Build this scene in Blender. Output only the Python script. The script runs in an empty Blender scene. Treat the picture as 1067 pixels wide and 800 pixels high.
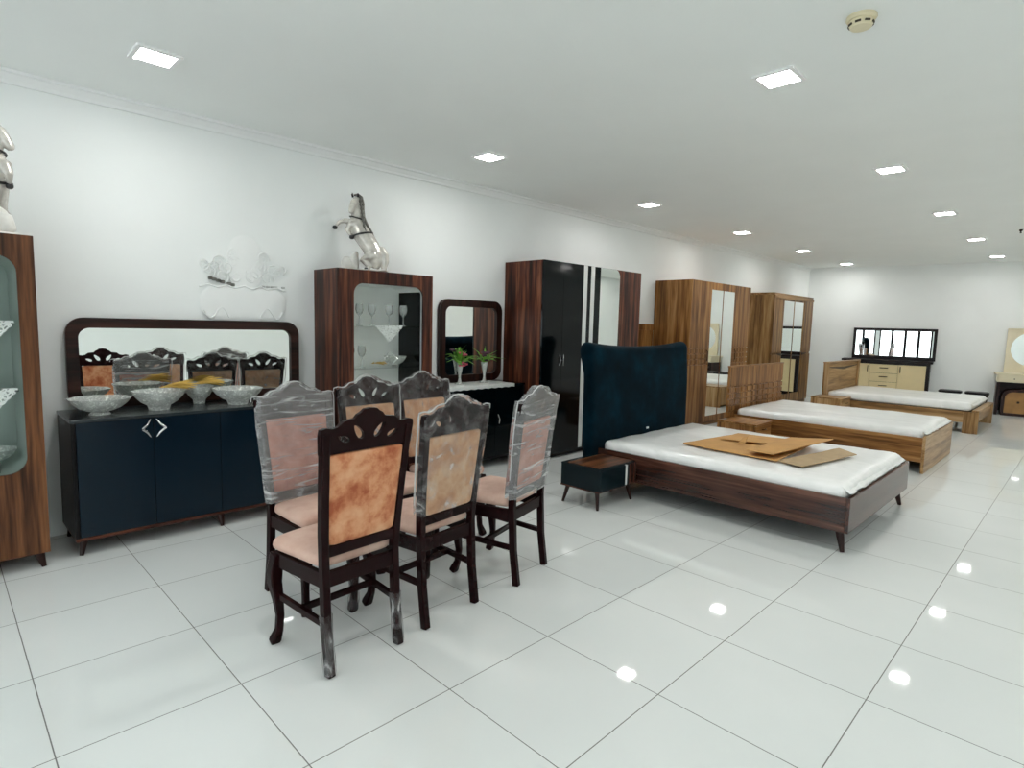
import bpy, bmesh, math, random
from mathutils import Vector, Matrix, noise
from mathutils.geometry import tessellate_polygon
random.seed(7)
PI = math.pi
sc = bpy.context.scene
COL = sc.collection

# ------------------------------------------------------------------ materials
def lin(c):
    c = c / 255.0
    return c / 12.92 if c <= 0.04045 else ((c + 0.055) / 1.055) ** 2.4
def rgb(r, g, b):
    return (lin(r), lin(g), lin(b), 1.0)

def newmat(name):
    m = bpy.data.materials.new(name); m.use_nodes = True
    nt = m.node_tree
    b = nt.nodes['Principled BSDF']
    return m, nt, b

def N(nt, t, **kw):
    n = nt.nodes.new(t)
    for k, v in kw.items():
        if hasattr(n, k): setattr(n, k, v)
        else: n.inputs[k].default_value = v
    return n

def coords(nt, scale=(1, 1, 1)):
    tc = N(nt, 'ShaderNodeTexCoord'); mp = N(nt, 'ShaderNodeMapping')
    mp.inputs['Scale'].default_value = scale
    nt.links.new(tc.outputs['Object'], mp.inputs['Vector'])
    return mp.outputs['Vector']

def ramp(nt, fac, stops):
    r = N(nt, 'ShaderNodeValToRGB')
    e = r.color_ramp.elements
    e[0].position, e[0].color = stops[0]
    e[1].position, e[1].color = stops[-1]
    for p, c in stops[1:-1]:
        k = e.new(p); k.color = c
    nt.links.new(fac, r.inputs['Fac'])
    return r.outputs['Color']

def plain(name, col, rough=0.4, metal=0.0, var=0.06, bump=0.0, scale=8, spec=0.5, coat=0.0):
    """one colour with a slight procedural mottle"""
    m, nt, b = newmat(name)
    v = coords(nt)
    n = N(nt, 'ShaderNodeTexNoise'); n.inputs['Scale'].default_value = scale; n.inputs['Detail'].default_value = 4
    nt.links.new(v, n.inputs['Vector'])
    lo = tuple(c * (1 - var) for c in col[:3]) + (1,)
    hi = tuple(min(1, c * (1 + var)) for c in col[:3]) + (1,)
    nt.links.new(ramp(nt, n.outputs['Fac'], [(0.3, lo), (0.7, hi)]), b.inputs['Base Color'])
    b.inputs['Roughness'].default_value = rough; b.inputs['Metallic'].default_value = metal
    b.inputs['Specular IOR Level'].default_value = spec; b.inputs['Coat Weight'].default_value = coat
    b.inputs['Coat Roughness'].default_value = 0.05
    if bump:
        bp = N(nt, 'ShaderNodeBump'); bp.inputs['Strength'].default_value = bump; bp.inputs['Distance'].default_value = 0.01
        nt.links.new(n.outputs['Fac'], bp.inputs['Height']); nt.links.new(bp.outputs['Normal'], b.inputs['Normal'])
    return m

def wood(name, stops, axis='z', rough=0.35, band=7.0, fine=60.0, spec=0.25):
    """stripy veneer: broad bands and fine grain running along one axis"""
    m, nt, b = newmat(name)
    st = {'x': (0.06, 1, 1), 'y': (1, 0.06, 1), 'z': (1, 1, 0.06)}[axis]
    v = coords(nt, st)
    n1 = N(nt, 'ShaderNodeTexNoise'); n1.inputs['Scale'].default_value = band; n1.inputs['Detail'].default_value = 3; n1.inputs['Distortion'].default_value = 0.4
    n2 = N(nt, 'ShaderNodeTexNoise'); n2.inputs['Scale'].default_value = fine; n2.inputs['Detail'].default_value = 5
    nt.links.new(v, n1.inputs['Vector']); nt.links.new(v, n2.inputs['Vector'])
    mx = N(nt, 'ShaderNodeMix'); mx.data_type = 'FLOAT'
    mx.inputs[0].default_value = 0.33
    nt.links.new(n1.outputs['Fac'], mx.inputs[2]); nt.links.new(n2.outputs['Fac'], mx.inputs[3])
    nt.links.new(ramp(nt, mx.outputs[0], stops), b.inputs['Base Color'])
    b.inputs['Roughness'].default_value = rough
    b.inputs['Specular IOR Level'].default_value = spec
    bp = N(nt, 'ShaderNodeBump'); bp.inputs['Strength'].default_value = 0.08; bp.inputs['Distance'].default_value = 0.004
    nt.links.new(n2.outputs['Fac'], bp.inputs['Height']); nt.links.new(bp.outputs['Normal'], b.inputs['Normal'])
    return m

def wset(name, *cols, **kw):
    k = [0.38, 0.46, 0.54, 0.63]
    stops = [(k[i], rgb(*c)) for i, c in enumerate(cols)]
    return {a: wood(name + '_' + a, stops, a, **kw) for a in 'xyz'}

WALNUT = wset('walnut', (24, 9, 6), (58, 27, 18), (86, 45, 30), (124, 76, 52), band=16)
CABWOOD = wset('cabinet walnut', (38, 20, 11), (74, 43, 24), (102, 63, 37), (128, 84, 52), band=11)
BEDWALNUT = wset('bed walnut', (30, 13, 9), (58, 31, 22), (78, 46, 35), (104, 68, 54), band=14, spec=0.5, rough=0.2)
DARKWAL = wset('dark walnut frame', (20, 8, 6), (34, 16, 12), (46, 23, 17), (62, 34, 26), band=16)
OAK = wset('golden oak', (92, 58, 27), (126, 84, 43), (150, 106, 60), (172, 128, 80), band=14)
LIGHTOAK = wset('light oak', (118, 86, 50), (150, 115, 74), (170, 136, 94), (188, 156, 116), band=12)
SONOMA = wset('brown oak', (88, 60, 30), (122, 87, 49), (150, 114, 70), (172, 138, 94), band=12)

M = {}
M['mahogany'] = plain('dark mahogany lacquer', rgb(26, 7, 8), rough=0.2, var=0.25, scale=14, spec=0.1)
M['greyinlay'] = plain('worn grey inlay', rgb(190, 192, 190), rough=0.4, var=0.1)
M['navy'] = plain('navy lacquer', rgb(8, 26, 38), rough=0.2, var=0.05, scale=3, spec=0.22)
M['anthracite'] = plain('anthracite lacquer', rgb(38, 44, 48), rough=0.22, var=0.05, spec=0.4)
M['blackgloss'] = plain('black green gloss lacquer', rgb(3, 9, 12), rough=0.08, var=0.05, spec=0.22)
M['black'] = plain('black board', rgb(9, 8, 9), rough=0.4, spec=0.2)
M['tealdark'] = plain('dark petrol lacquer', rgb(12, 26, 31), rough=0.25, var=0.05, spec=0.22)
M['whitelac'] = plain('white lacquer', rgb(226, 228, 226), rough=0.3, var=0.02)
M['footwood'] = plain('dark brown turned foot', rgb(38, 14, 10), rough=0.3, var=0.2, spec=0.3)
M['chrome'] = plain('chrome', rgb(214, 216, 218), rough=0.12, metal=1.0, var=0.02)
M['darkmetal'] = plain('dark bronze pull', rgb(52, 36, 28), rough=0.35, metal=0.6)
M['cream'] = plain('cream lacquer', rgb(226, 208, 162), rough=0.35, var=0.03)
M['palecream'] = plain('pale cream lacquer', rgb(226, 216, 188), rough=0.35, var=0.03)
M['wenge'] = plain('wenge board', rgb(20, 11, 12), rough=0.35, var=0.3, scale=20, spec=0.25)
M['interior'] = plain('pale cabinet interior', rgb(244, 246, 244), rough=0.5, var=0.02)
M['greyinterior'] = plain('grey cabinet interior', rgb(170, 182, 176), rough=0.5, var=0.02)
M['porcelain'] = plain('white porcelain', rgb(226, 224, 218), rough=0.2, var=0.05, bump=0.15, scale=30)
M['silver'] = plain('silvered horse finish', rgb(206, 202, 194), rough=0.22, metal=0.25, var=0.25, scale=16)
M['silverdark'] = plain('tarnished silver', rgb(112, 110, 104), rough=0.3, metal=0.5, var=0.3, scale=25)
M['hoofblack'] = plain('black painted detail', rgb(24, 23, 24), rough=0.35)
M['kraft'] = plain('kraft cardboard', rgb(196, 148, 88), rough=0.75, var=0.1, scale=5)
M['kraftgrey'] = plain('grey brown cardboard', rgb(176, 152, 118), rough=0.8, var=0.08)
M['straw'] = plain('dried wheat', rgb(206, 170, 84), rough=0.8, var=0.2)
M['leaf'] = plain('green leaf', rgb(98, 158, 48), rough=0.5, var=0.35, scale=20)
M['petal'] = plain('pink and red petals', rgb(176, 74, 92), rough=0.6, var=0.5, scale=30)
M['darkpetal'] = plain('dark purple petals', rgb(74, 36, 58), rough=0.6, var=0.5, scale=30)
M['detector'] = plain('yellowed plastic', rgb(222, 212, 180), rough=0.5)
M['slot'] = plain('dark slot', rgb(70, 64, 48), rough=0.7)
M['blackpad'] = plain('black leatherette', rgb(12, 12, 14), rough=0.4, spec=0.25)
M['bronzepad'] = plain('tan woven pad', rgb(156, 116, 66), rough=0.6, var=0.15)
M['lightframe'] = plain('white light frame', rgb(240, 240, 240), rough=0.4, var=0.01)
M['stone'] = plain('creased white base', rgb(222, 220, 214), rough=0.4, var=0.1, bump=0.4, scale=12)

def velvet(name, stops, scale=9, sheen=0.08, rough=0.75, spec=0.2):
    m, nt, b = newmat(name)
    v = coords(nt)
    n = N(nt, 'ShaderNodeTexNoise'); n.inputs['Scale'].default_value = scale; n.inputs['Detail'].default_value = 9; n.inputs['Roughness'].default_value = 0.6; n.inputs['Distortion'].default_value = 0.15
    nt.links.new(v, n.inputs['Vector'])
    nt.links.new(ramp(nt, n.outputs['Fac'], stops), b.inputs['Base Color'])
    b.inputs['Roughness'].default_value = rough; b.inputs['Sheen Weight'].default_value = sheen; b.inputs['Specular IOR Level'].default_value = spec
    n2 = N(nt, 'ShaderNodeTexNoise'); n2.inputs['Scale'].default_value = 250
    nt.links.new(v, n2.inputs['Vector'])
    bp = N(nt, 'ShaderNodeBump'); bp.inputs['Strength'].default_value = 0.15; bp.inputs['Distance'].default_value = 0.002
    nt.links.new(n2.outputs['Fac'], bp.inputs['Height']); nt.links.new(bp.outputs['Normal'], b.inputs['Normal'])
    return m
M['orange'] = velvet('rust velvet', [(0.36, rgb(156, 84, 54)), (0.45, rgb(184, 116, 80)), (0.54, rgb(202, 142, 104)), (0.66, rgb(212, 160, 124))], scale=10)
M['pink'] = velvet('pink velvet', [(0.36, rgb(168, 96, 78)), (0.5, rgb(194, 126, 106)), (0.64, rgb(210, 152, 132))])
M['tan'] = velvet('tan velvet', [(0.36, rgb(180, 132, 98)), (0.5, rgb(198, 154, 120)), (0.64, rgb(210, 174, 142))])
M['seat'] = velvet('rose seat velvet', [(0.33, rgb(188, 152, 136)), (0.5, rgb(202, 168, 152)), (0.7, rgb(212, 184, 168))], scale=6)
M['tealvelvet'] = velvet('petrol velvet', [(0.3, rgb(0, 13, 20)), (0.5, rgb(0, 23, 33)), (0.75, rgb(1, 40, 53))], scale=4, sheen=0.03, spec=0.03)

def clearish(name, tint, refl=0.12, rough=0.02, haze=0.0, hazecol=(0.8, 0.8, 0.8, 1), streak=None, bump=0.0):
    """thin clear film or glass: see-through plus reflection plus an optional milky part"""
    m = bpy.data.materials.new(name); m.use_nodes = True
    nt = m.node_tree; nt.nodes.clear()
    out = N(nt, 'ShaderNodeOutputMaterial')
    tr = N(nt, 'ShaderNodeBsdfTransparent'); tr.inputs[0].default_value = tint
    gl = N(nt, 'ShaderNodeBsdfGlossy'); gl.inputs['Roughness'].default_value = rough
    gl.inputs[0].default_value = (0.95, 0.95, 0.95, 1)
    lw = N(nt, 'ShaderNodeLayerWeight'); lw.inputs['Blend'].default_value = refl
    mx = N(nt, 'ShaderNodeMixShader')
    nt.links.new(lw.outputs['Fresnel'], mx.inputs[0])
    nt.links.new(tr.outputs[0], mx.inputs[1]); nt.links.new(gl.outputs[0], mx.inputs[2])
    last = mx
    if haze or streak:
        df = N(nt, 'ShaderNodeBsdfDiffuse'); df.inputs[0].default_value = hazecol
        m2 = N(nt, 'ShaderNodeMixShader'); m2.inputs[0].default_value = haze
        if streak:
            v = coords(nt, streak)
            n = N(nt, 'ShaderNodeTexNoise'); n.inputs['Scale'].default_value = 6; n.inputs['Detail'].default_value = 5; n.inputs['Distortion'].default_value = 1.5
            nt.links.new(v, n.inputs['Vector'])
            rp = ramp(nt, n.outputs['Fac'], [(0.45, (haze,) * 3 + (1,)), (0.6, (haze + 0.1,) * 3 + (1,)), (0.72, (min(1, haze + 0.45),) * 3 + (1,))])
            nt.links.new(rp, m2.inputs[0])
        nt.links.new(last.outputs[0], m2.inputs[1]); nt.links.new(df.outputs[0], m2.inputs[2])
        last = m2
    if bump:
        v = coords(nt)
        n = N(nt, 'ShaderNodeTexVoronoi'); n.inputs['Scale'].default_value = 45
        nt.links.new(v, n.inputs['Vector'])
        bp = N(nt, 'ShaderNodeBump'); bp.inputs['Strength'].default_value = bump; bp.inputs['Distance'].default_value = 0.01
        nt.links.new(n.outputs['Distance'], bp.inputs['Height'])
        nt.links.new(bp.outputs['Normal'], gl.inputs['Normal']); nt.links.new(bp.outputs['Normal'], lw.inputs['Normal'])
    nt.links.new(last.outputs[0], out.inputs[0])
    return m
M['glass'] = clearish('clear cabinet glass', (0.98, 0.99, 0.985, 1), 0.05)
M['pane'] = clearish('window pane', (0.97, 0.98, 0.98, 1), 0.05)
M['crystal'] = clearish('cut crystal', (0.96, 0.98, 0.96, 1), 0.3, 0.05, haze=0.30, hazecol=(0.97, 1.0, 0.97, 1), bump=0.4, streak=(7, 7, 7))
M['stemware'] = clearish('thin glass', (0.96, 0.97, 0.97, 1), 0.25, 0.03, haze=0.22, hazecol=(0.95, 0.96, 0.96, 1))
M['film'] = clearish('thin plastic wrap', (0.96, 0.96, 0.96, 1), 0.06, 0.1, haze=0.035, streak=(1.3, 1.3, 1.3))
M['filmheavy'] = clearish('tight plastic wrap', (0.95, 0.95, 0.95, 1), 0.14, 0.14, haze=0.2, streak=(1, 0.5, 4))
M['filmthin'] = clearish('torn plastic film', (0.98, 0.98, 0.98, 1), 0.05, 0.12, haze=0.02, streak=(3, 3, 1))
M['fold'] = clearish('bunched plastic', (0.9, 0.9, 0.9, 1), 0.3, 0.15, haze=0.55)

def mirror_mat():
    m, nt, b = newmat('silvered mirror')
    b.inputs['Metallic'].default_value = 1; b.inputs['Roughness'].default_value = 0.0
    b.inputs['Base Color'].default_value = (0.9, 0.93, 0.91, 1)
    return m
M['mirror'] = mirror_mat()

def plasticwhite():
    m, nt, b = newmat('mattress in white plastic')
    v = coords(nt, (1, 2.2, 1))
    n = N(nt, 'ShaderNodeTexNoise'); n.inputs['Scale'].default_value = 5; n.inputs['Detail'].default_value = 6; n.inputs['Distortion'].default_value = 1.2
    nt.links.new(v, n.inputs['Vector'])
    nt.links.new(ramp(nt, n.outputs['Fac'], [(0.3, rgb(236, 238, 236)), (0.7, rgb(248, 248, 247))]), b.inputs['Base Color'])
    b.inputs['Roughness'].default_value = 0.32; b.inputs['Coat Weight'].default_value = 0.3; b.inputs['Coat Roughness'].default_value = 0.15
    bp = N(nt, 'ShaderNodeBump'); bp.inputs['Strength'].default_value = 0.25; bp.inputs['Distance'].default_value = 0.02
    nt.links.new(n.outputs['Fac'], bp.inputs['Height']); nt.links.new(bp.outputs['Normal'], b.inputs['Normal'])
    return m
M['mattress'] = plasticwhite()

def lace():
    m = bpy.data.materials.new('white lace'); m.use_nodes = True
    nt = m.node_tree; b = nt.nodes['Principled BSDF']
    b.inputs['Base Color'].default_value = rgb(236, 238, 236); b.inputs['Roughness'].default_value = 0.8
    v = coords(nt)
    n = N(nt, 'ShaderNodeTexVoronoi'); n.feature = 'DISTANCE_TO_EDGE'; n.inputs['Scale'].default_value = 55
    nt.links.new(v, n.inputs['Vector'])
    r = ramp(nt, n.outputs['Distance'], [(0.16, (1, 1, 1, 1)), (0.22, (0.15, 0.15, 0.15, 1))])
    nt.links.new(r, b.inputs['Alpha'])
    return m
M['lace'] = lace()

def emit(name, strength):
    m = bpy.data.materials.new(name); m.use_nodes = True
    nt = m.node_tree; nt.nodes.clear()
    out = N(nt, 'ShaderNodeOutputMaterial'); e = N(nt, 'ShaderNodeEmission')
    e.inputs[0].default_value = (1.0, 0.985, 0.96, 1); e.inputs[1].default_value = strength
    nt.links.new(e.outputs[0], out.inputs[0])
    return m
M['led'] = emit('led diffuser', 70.0)

def floor_mat():
    m, nt, b = newmat('polished white porcelain tile')
    tc = N(nt, 'ShaderNodeTexCoord')
    br = N(nt, 'ShaderNodeTexBrick'); br.offset = 0.0; br.squash = 1.0
    br.inputs['Scale'].default_value = 1.0; br.inputs['Brick Width'].default_value = 0.6; br.inputs['Row Height'].default_value = 0.6
    br.inputs['Mortar Size'].default_value = 0.0022; br.inputs['Mortar Smooth'].default_value = 0.1
    br.inputs['Color1'].default_value = rgb(231, 234, 232); br.inputs['Color2'].default_value = rgb(228, 231, 229); br.inputs['Mortar'].default_value = rgb(112, 112, 108)
    br.inputs['Bias'].default_value = 0.0
    nt.links.new(tc.outputs['Object'], br.inputs['Vector'])
    n = N(nt, 'ShaderNodeTexNoise'); n.inputs['Scale'].default_value = 1.3; n.inputs['Detail'].default_value = 3
    nt.links.new(tc.outputs['Object'], n.inputs['Vector'])
    mx = N(nt, 'ShaderNodeMix'); mx.data_type = 'RGBA'; mx.blend_type = 'MULTIPLY'; mx.inputs[0].default_value = 1.0
    nt.links.new(br.outputs['Color'], mx.inputs[6])
    nt.links.new(ramp(nt, n.outputs['Fac'], [(0.3, (0.94, 0.95, 0.95, 1)), (0.7, (1, 1, 1, 1))]), mx.inputs[7])
    nt.links.new(mx.outputs[2], b.inputs['Base Color'])
    rr = N(nt, 'ShaderNodeMapRange'); rr.inputs[3].default_value = 0.035; rr.inputs[4].default_value = 0.6
    nt.links.new(br.outputs['Fac'], rr.inputs[0]); nt.links.new(rr.outputs[0], b.inputs['Roughness'])
    bp = N(nt, 'ShaderNodeBump'); bp.inputs['Strength'].default_value = 0.3; bp.inputs['Distance'].default_value = 0.002; bp.invert = True
    nt.links.new(br.outputs['Fac'], bp.inputs['Height']); nt.links.new(bp.outputs['Normal'], b.inputs['Normal'])
    b.inputs['Specular IOR Level'].default_value = 0.5
    return m
M['floor'] = floor_mat()
M['wall'] = plain('white emulsion wall', rgb(240, 243, 242), rough=0.85, var=0.015, scale=2)
M['ceiling'] = plain('white ceiling paint', rgb(240, 243, 241), rough=0.9, var=0.01, scale=2)
M['cornice'] = plain('white plaster cornice', rgb(240, 242, 241), rough=0.8, var=0.01)

# ------------------------------------------------------------------ mesh builder
class MB:
    def __init__(s): s.v = []; s.f = []
    def add(s, vs, fs):
        k = len(s.v); s.v += [tuple(v) for v in vs]; s.f += [tuple(i + k for i in f) for f in fs]; return s
    def box(s, x0, x1, y0, y1, z0, z1):
        v = [(x, y, z) for x in (x0, x1) for y in (y0, y1) for z in (z0, z1)]
        return s.add(v, [(0, 1, 3, 2), (4, 6, 7, 5), (0, 4, 5, 1), (2, 3, 7, 6), (0, 2, 6, 4), (1, 5, 7, 3)])
    def loft(s, rings, closed=False, caps=True):
        n = len(rings[0]); vs = [p for r in rings for p in r]; fs = []
        m = len(rings)
        for i in range(m if closed else m - 1):
            j = (i + 1) % m
            for k in range(n):
                l = (k + 1) % n
                fs.append((i * n + k, i * n + l, j * n + l, j * n + k))
        if caps and not closed:
            fs.append(tuple(range(n))); fs.append(tuple((m - 1) * n + k for k in range(n)))
        return s.add(vs, fs)
    def lathe(s, prof, n=24, c=(0, 0, 0), wob=None, caps=False):
        rings = []
        for r, z in prof:
            ring = []
            for k in range(n):
                a = 2 * PI * k / n
                q = r * (1 + (wob(a, z) if wob else 0))
                ring.append((c[0] + q * math.cos(a), c[1] + q * math.sin(a), c[2] + z))
            rings.append(ring)
        return s.loft(rings, caps=caps)
    def tube(s, pts, rad, n=8, sq=False, up=(0, 0, 1)):
        """swept round (or square) section with a radius per point"""
        pts = [Vector(p) for p in pts]
        if not isinstance(rad, (list, tuple)): rad = [rad] * len(pts)
        rings = []
        for i, p in enumerate(pts):
            t = (pts[min(i + 1, len(pts) - 1)] - pts[max(i - 1, 0)]).normalized()
            u = Vector(up)
            if abs(t.dot(u)) > 0.95: u = Vector((1, 0, 0))
            a = t.cross(u).normalized(); b = a.cross(t).normalized()
            r = rad[i]
            if sq:
                rx, ry = (r if isinstance(r, (tuple, list)) else (r, r))
                rings.append([p + a * sx * rx + b * sy * ry for sx, sy in ((-1, -1), (1, -1), (1, 1), (-1, 1))])
            else:
                rings.append([p + (a * math.cos(2 * PI * k / n) + b * math.sin(2 * PI * k / n)) * r for k in range(n)])
        return s.loft(rings)
    def plate(s, outer, th, conv, holes=()):
        """flat outline with holes, thickened; conv(u, v, w) -> point"""
        loops = [outer] + list(holes)
        tri = tessellate_polygon([[Vector((u, v, 0)) for u, v in l] for l in loops])
        flat = [p for l in loops for p in l]; n = len(flat)
        vs = [conv(u, v, 0) for u, v in flat] + [conv(u, v, th) for u, v in flat]
        fs = [tuple(t) for t in tri] + [tuple(i + n for i in reversed(t)) for t in tri]
        k = 0
        for l in loops:
            m = len(l)
            for i in range(m):
                j = (i + 1) % m
                fs.append((k + i, k + j, n + k + j, n + k + i))
            k += m
        return s.add(vs, fs)
    def ring(s, outer, inner, th, conv):
        """frame between two outlines with the same number of points"""
        n = len(outer); vs = []
        for l in (outer, inner):
            for w in (0, th): vs += [conv(u, v, w) for u, v in l]
        o0, o1, i0, i1 = 0, n, 2 * n, 3 * n; fs = []
        for k in range(n):
            l = (k + 1) % n
            fs += [(o0 + k, o0 + l, i0 + l, i0 + k), (o1 + k, i1 + k, i1 + l, o1 + l), (o0 + k, o1 + k, o1 + l, o0 + l), (i0 + k, i0 + l, i1 + l, i1 + k)]
        return s.add(vs, fs)
    def soft(s, x0, x1, y0, y1, z0, z1, r, n=8, fn=None):
        """rounded box as a fine grid"""
        lo, hi = Vector((x0, y0, z0)), Vector((x1, y1, z1))
        nn = n if isinstance(n, (tuple, list)) else (n, n, n)
        rr = Vector(r) if isinstance(r, (tuple, list)) else Vector((r, r, r))
        for ax in range(3):
            a, b = (ax + 1) % 3, (ax + 2) % 3
            for side in (0, 1):
                vs, fs = [], []
                na, nb = nn[a], nn[b]
                def st(k, m):
                    t = k / m
                    return 0.5 - 0.5 * math.cos(PI * t) if m < 14 else t
                for i in range(na + 1):
                    for j in range(nb + 1):
                        p = Vector((0, 0, 0))
                        p[ax] = hi[ax] if side else lo[ax]
                        p[a] = lo[a] + (hi[a] - lo[a]) * st(i, na)
                        p[b] = lo[b] + (hi[b] - lo[b]) * st(j, nb)
                        q = Vector([min(max(p[k], lo[k] + rr[k]), hi[k] - rr[k]) for k in range(3)])
                        d = p - q
                        e = Vector([d[k] / rr[k] if rr[k] else 0 for k in range(3)])
                        if e.length > 1e-6:
                            e.normalize(); p = q + Vector([e[k] * rr[k] for k in range(3)])
                        vs.append(fn(p) if fn else p)
                for i in range(na):
                    for j in range(nb):
                        k = i * (nb + 1) + j
                        fs.append((k, k + 1, k + nb + 2, k + nb + 1))
                s.add(vs, fs)
        return s
    def make(s, name, mat, parent=None, smooth=None, bevel=0, weld=False, loc=None):
        me = bpy.data.meshes.new(name); me.from_pydata(s.v, [], s.f)
        bm = bmesh.new(); bm.from_mesh(me)
        if weld: bmesh.ops.remove_doubles(bm, verts=bm.verts, dist=1e-5)
        bmesh.ops.recalc_face_normals(bm, faces=bm.faces)
        bm.to_mesh(me); bm.free()
        me.materials.append(mat)
        if smooth:
            me.polygons.foreach_set('use_smooth', [True] * len(me.polygons))
            me.set_sharp_from_angle(angle=math.radians(smooth))
        o = bpy.data.objects.new(name, me); COL.objects.link(o)
        if parent: o.parent = parent
        if loc: o.location = loc
        if bevel:
            md = o.modifiers.new('bevel', 'BEVEL'); md.width = bevel; md.segments = 2; md.limit_method = 'ANGLE'; md.angle_limit = math.radians(40)
        return o

def rrect(u0, u1, v0, v1, r, n=8):
    """rounded rectangle outline; r = one radius or four (lower left, lower right, upper right, upper left)"""
    rs = r if isinstance(r, (tuple, list)) else (r,) * 4
    out = []
    for (cu, cv, a0), q in zip(((u0, v0, PI), (u1, v0, 1.5 * PI), (u1, v1, 0), (u0, v1, 0.5 * PI)), rs):
        q = max(q, 1e-4)
        su = 1 if cu == u0 else -1; sv = 1 if cv == v0 else -1
        for k in range(n + 1):
            a = a0 + k * PI / 2 / n
            out.append((cu + su * q + q * math.cos(a), cv + sv * q + q * math.sin(a)))
    return out

def tag(o, label, cat, group=None, kind=None):
    o['label'] = label; o['category'] = cat
    if group: o['group'] = group
    if kind: o['kind'] = kind
    return o
def thing(name, label, cat, loc=(0, 0, 0), rz=0.0, group=None):
    o = bpy.data.objects.new(name, None); COL.objects.link(o)
    o.empty_display_size = 0.1
    o.location = loc; o.rotation_euler = (0, 0, rz)
    return tag(o, label, cat, group)
def dup(root, label, loc, rz=None, group=None):
    r = root.copy(); COL.objects.link(r); r.location = loc
    if rz is not None: r.rotation_euler = (0, 0, rz)
    r['label'] = label
    if group: r['group'] = group
    for ch in list(root.children):
        c = ch.copy(); COL.objects.link(c); c.parent = r
        for g in list(ch.children):
            d = g.copy(); COL.objects.link(d); d.parent = c
    return r
def struct(o):
    o['kind'] = 'structure'; return o
def boxpart(name, mat, parent, *b, bevel=0.002):
    return MB().box(*b).make(name, mat, parent, bevel=bevel)
YZ = lambda x: (lambda u, v, w: (x + w, u, v))      # outline in the wall plane, thickness along +x

# ------------------------------------------------------------------ room
WX, RX, FY, H = -2.47, 4.3, -3.2, 2.93
BSL = 0.14                                          # the back wall runs slightly out of square
def backy(x): return 14.15 + BSL * (x - WX)
struct(MB().box(WX - 0.15, RX + 0.15, FY - 0.15, 15.4, -0.1, 0.0).make('floor', M['floor']))
struct(MB().box(WX - 0.15, RX + 0.15, FY - 0.15, 15.4, H, H + 0.12).make('ceiling', M['ceiling']))
struct(MB().box(WX - 0.15, WX, FY - 0.15, 14.3, 0, H).make('wall_left', M['wall']))
struct(MB().box(RX, RX + 0.15, FY - 0.15, 15.3, 0, H).make('wall_right', M['wall']))
bw = [(WX - 0.1, backy(WX - 0.1)), (RX + 0.1, backy(RX + 0.1)), (RX + 0.1, backy(RX + 0.1) + 0.15), (WX - 0.1, backy(WX - 0.1) + 0.15)]
struct(MB().plate(bw, H, lambda u, v, w: (u, v, w)).make('wall_back', M['wall']))
# shop front with three tall windows behind the camera
fw = [(WX, 0), (RX, 0), (RX, H), (WX, H)]
wins = [(-2.25, -0.25), (-0.1, 1.95), (2.1, 4.15)]
holes = [[(a, 0.25), (b, 0.25), (b, 2.6), (a, 2.6)] for a, b in wins]
struct(MB().plate(fw, -0.15, lambda u, v, w: (u, FY + w, v), holes).make('wall_front', M['wall']))
for i, (a, b) in enumerate(wins):
    w = bpy.data.objects.new('window_%d' % (i + 1), None); COL.objects.link(w); struct(w)
    w.location = (0, FY - 0.1, 0)
    fr = MB().ring([(a, 0.25), (b, 0.25), (b, 2.6), (a, 2.6)], [(a + 0.06, 0.31), (b - 0.06, 0.31), (b - 0.06, 2.54), (a + 0.06, 2.54)], 0.06, lambda u, v, t: (u, t, v))
    for k in (1, 2, 3):
        xm = a + (b - a) * k / 4
        fr.box(xm - 0.05, xm + 0.05, 0, 0.06, 0.31, 2.54)
    fr.make('window_frame', M['black'], w)
    MB().box(a + 0.05, b - 0.05, 0.025, 0.031, 0.3, 2.55).make('window_pane', M['pane'], w)
# cornice: a small two-step cove along the left and back walls
prof = [(0, H - 0.075), (0.018, H - 0.075), (0.022, H - 0.055), (0.045, H - 0.022), (0.065, H - 0.018), (0.065, H - 0.0005), (0, H - 0.0005)]
c = MB(); c.loft([[(WX + 0.001 + p, y, z) for p, z in prof] for y in (FY, 14.1)]); struct(c.make('trim_1', M['cornice']))

def ceiling_light(first=[None], x=0, y=0, label=''):
    if first[0] is None:
        t = thing('ceiling_light', label, 'ceiling light', (x, y, H), 0, 'square led ceiling panels')
        MB().ring(rrect(-0.115, 0.115, -0.115, 0.115, 0.008, 2), rrect(-0.09, 0.09, -0.09, 0.09, 0.004, 2), -0.012, lambda u, v, w: (u, v, w)).make('light_frame', M['lightframe'], t)
        MB().box(-0.09, 0.09, -0.09, 0.09, -0.006, -0.001).make('diffuser', M['led'], t)
        first[0] = t; return t
    return dup(first[0], label, (x, y, H))
ords = ['nearest', 'second', 'third', 'fourth', 'fifth', 'farthest']
for r, lx in enumerate((-1.543, 0.909, 3.36)):  # third row is unseen, added to light the room
    for k in range(6):
        if r == 0: lab = '%s lit square ceiling panel in the row above the left wall furniture' % ords[k]
        elif r == 1: lab = ('%s lit square ceiling panel in the row over the foot of the beds' % (['unseen', 'nearest', 'second', 'third', 'fourth', 'farthest'][k]))
        else: lab = 'unseen lit square ceiling panel in a row added along the right hand wall for room light'
        if r == 1 and k == 0: lab = 'lit square ceiling panel just above the camera, outside the frame'
        ceiling_light(x=lx, y=0.761 + 2.551 * k, label=lab)

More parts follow.
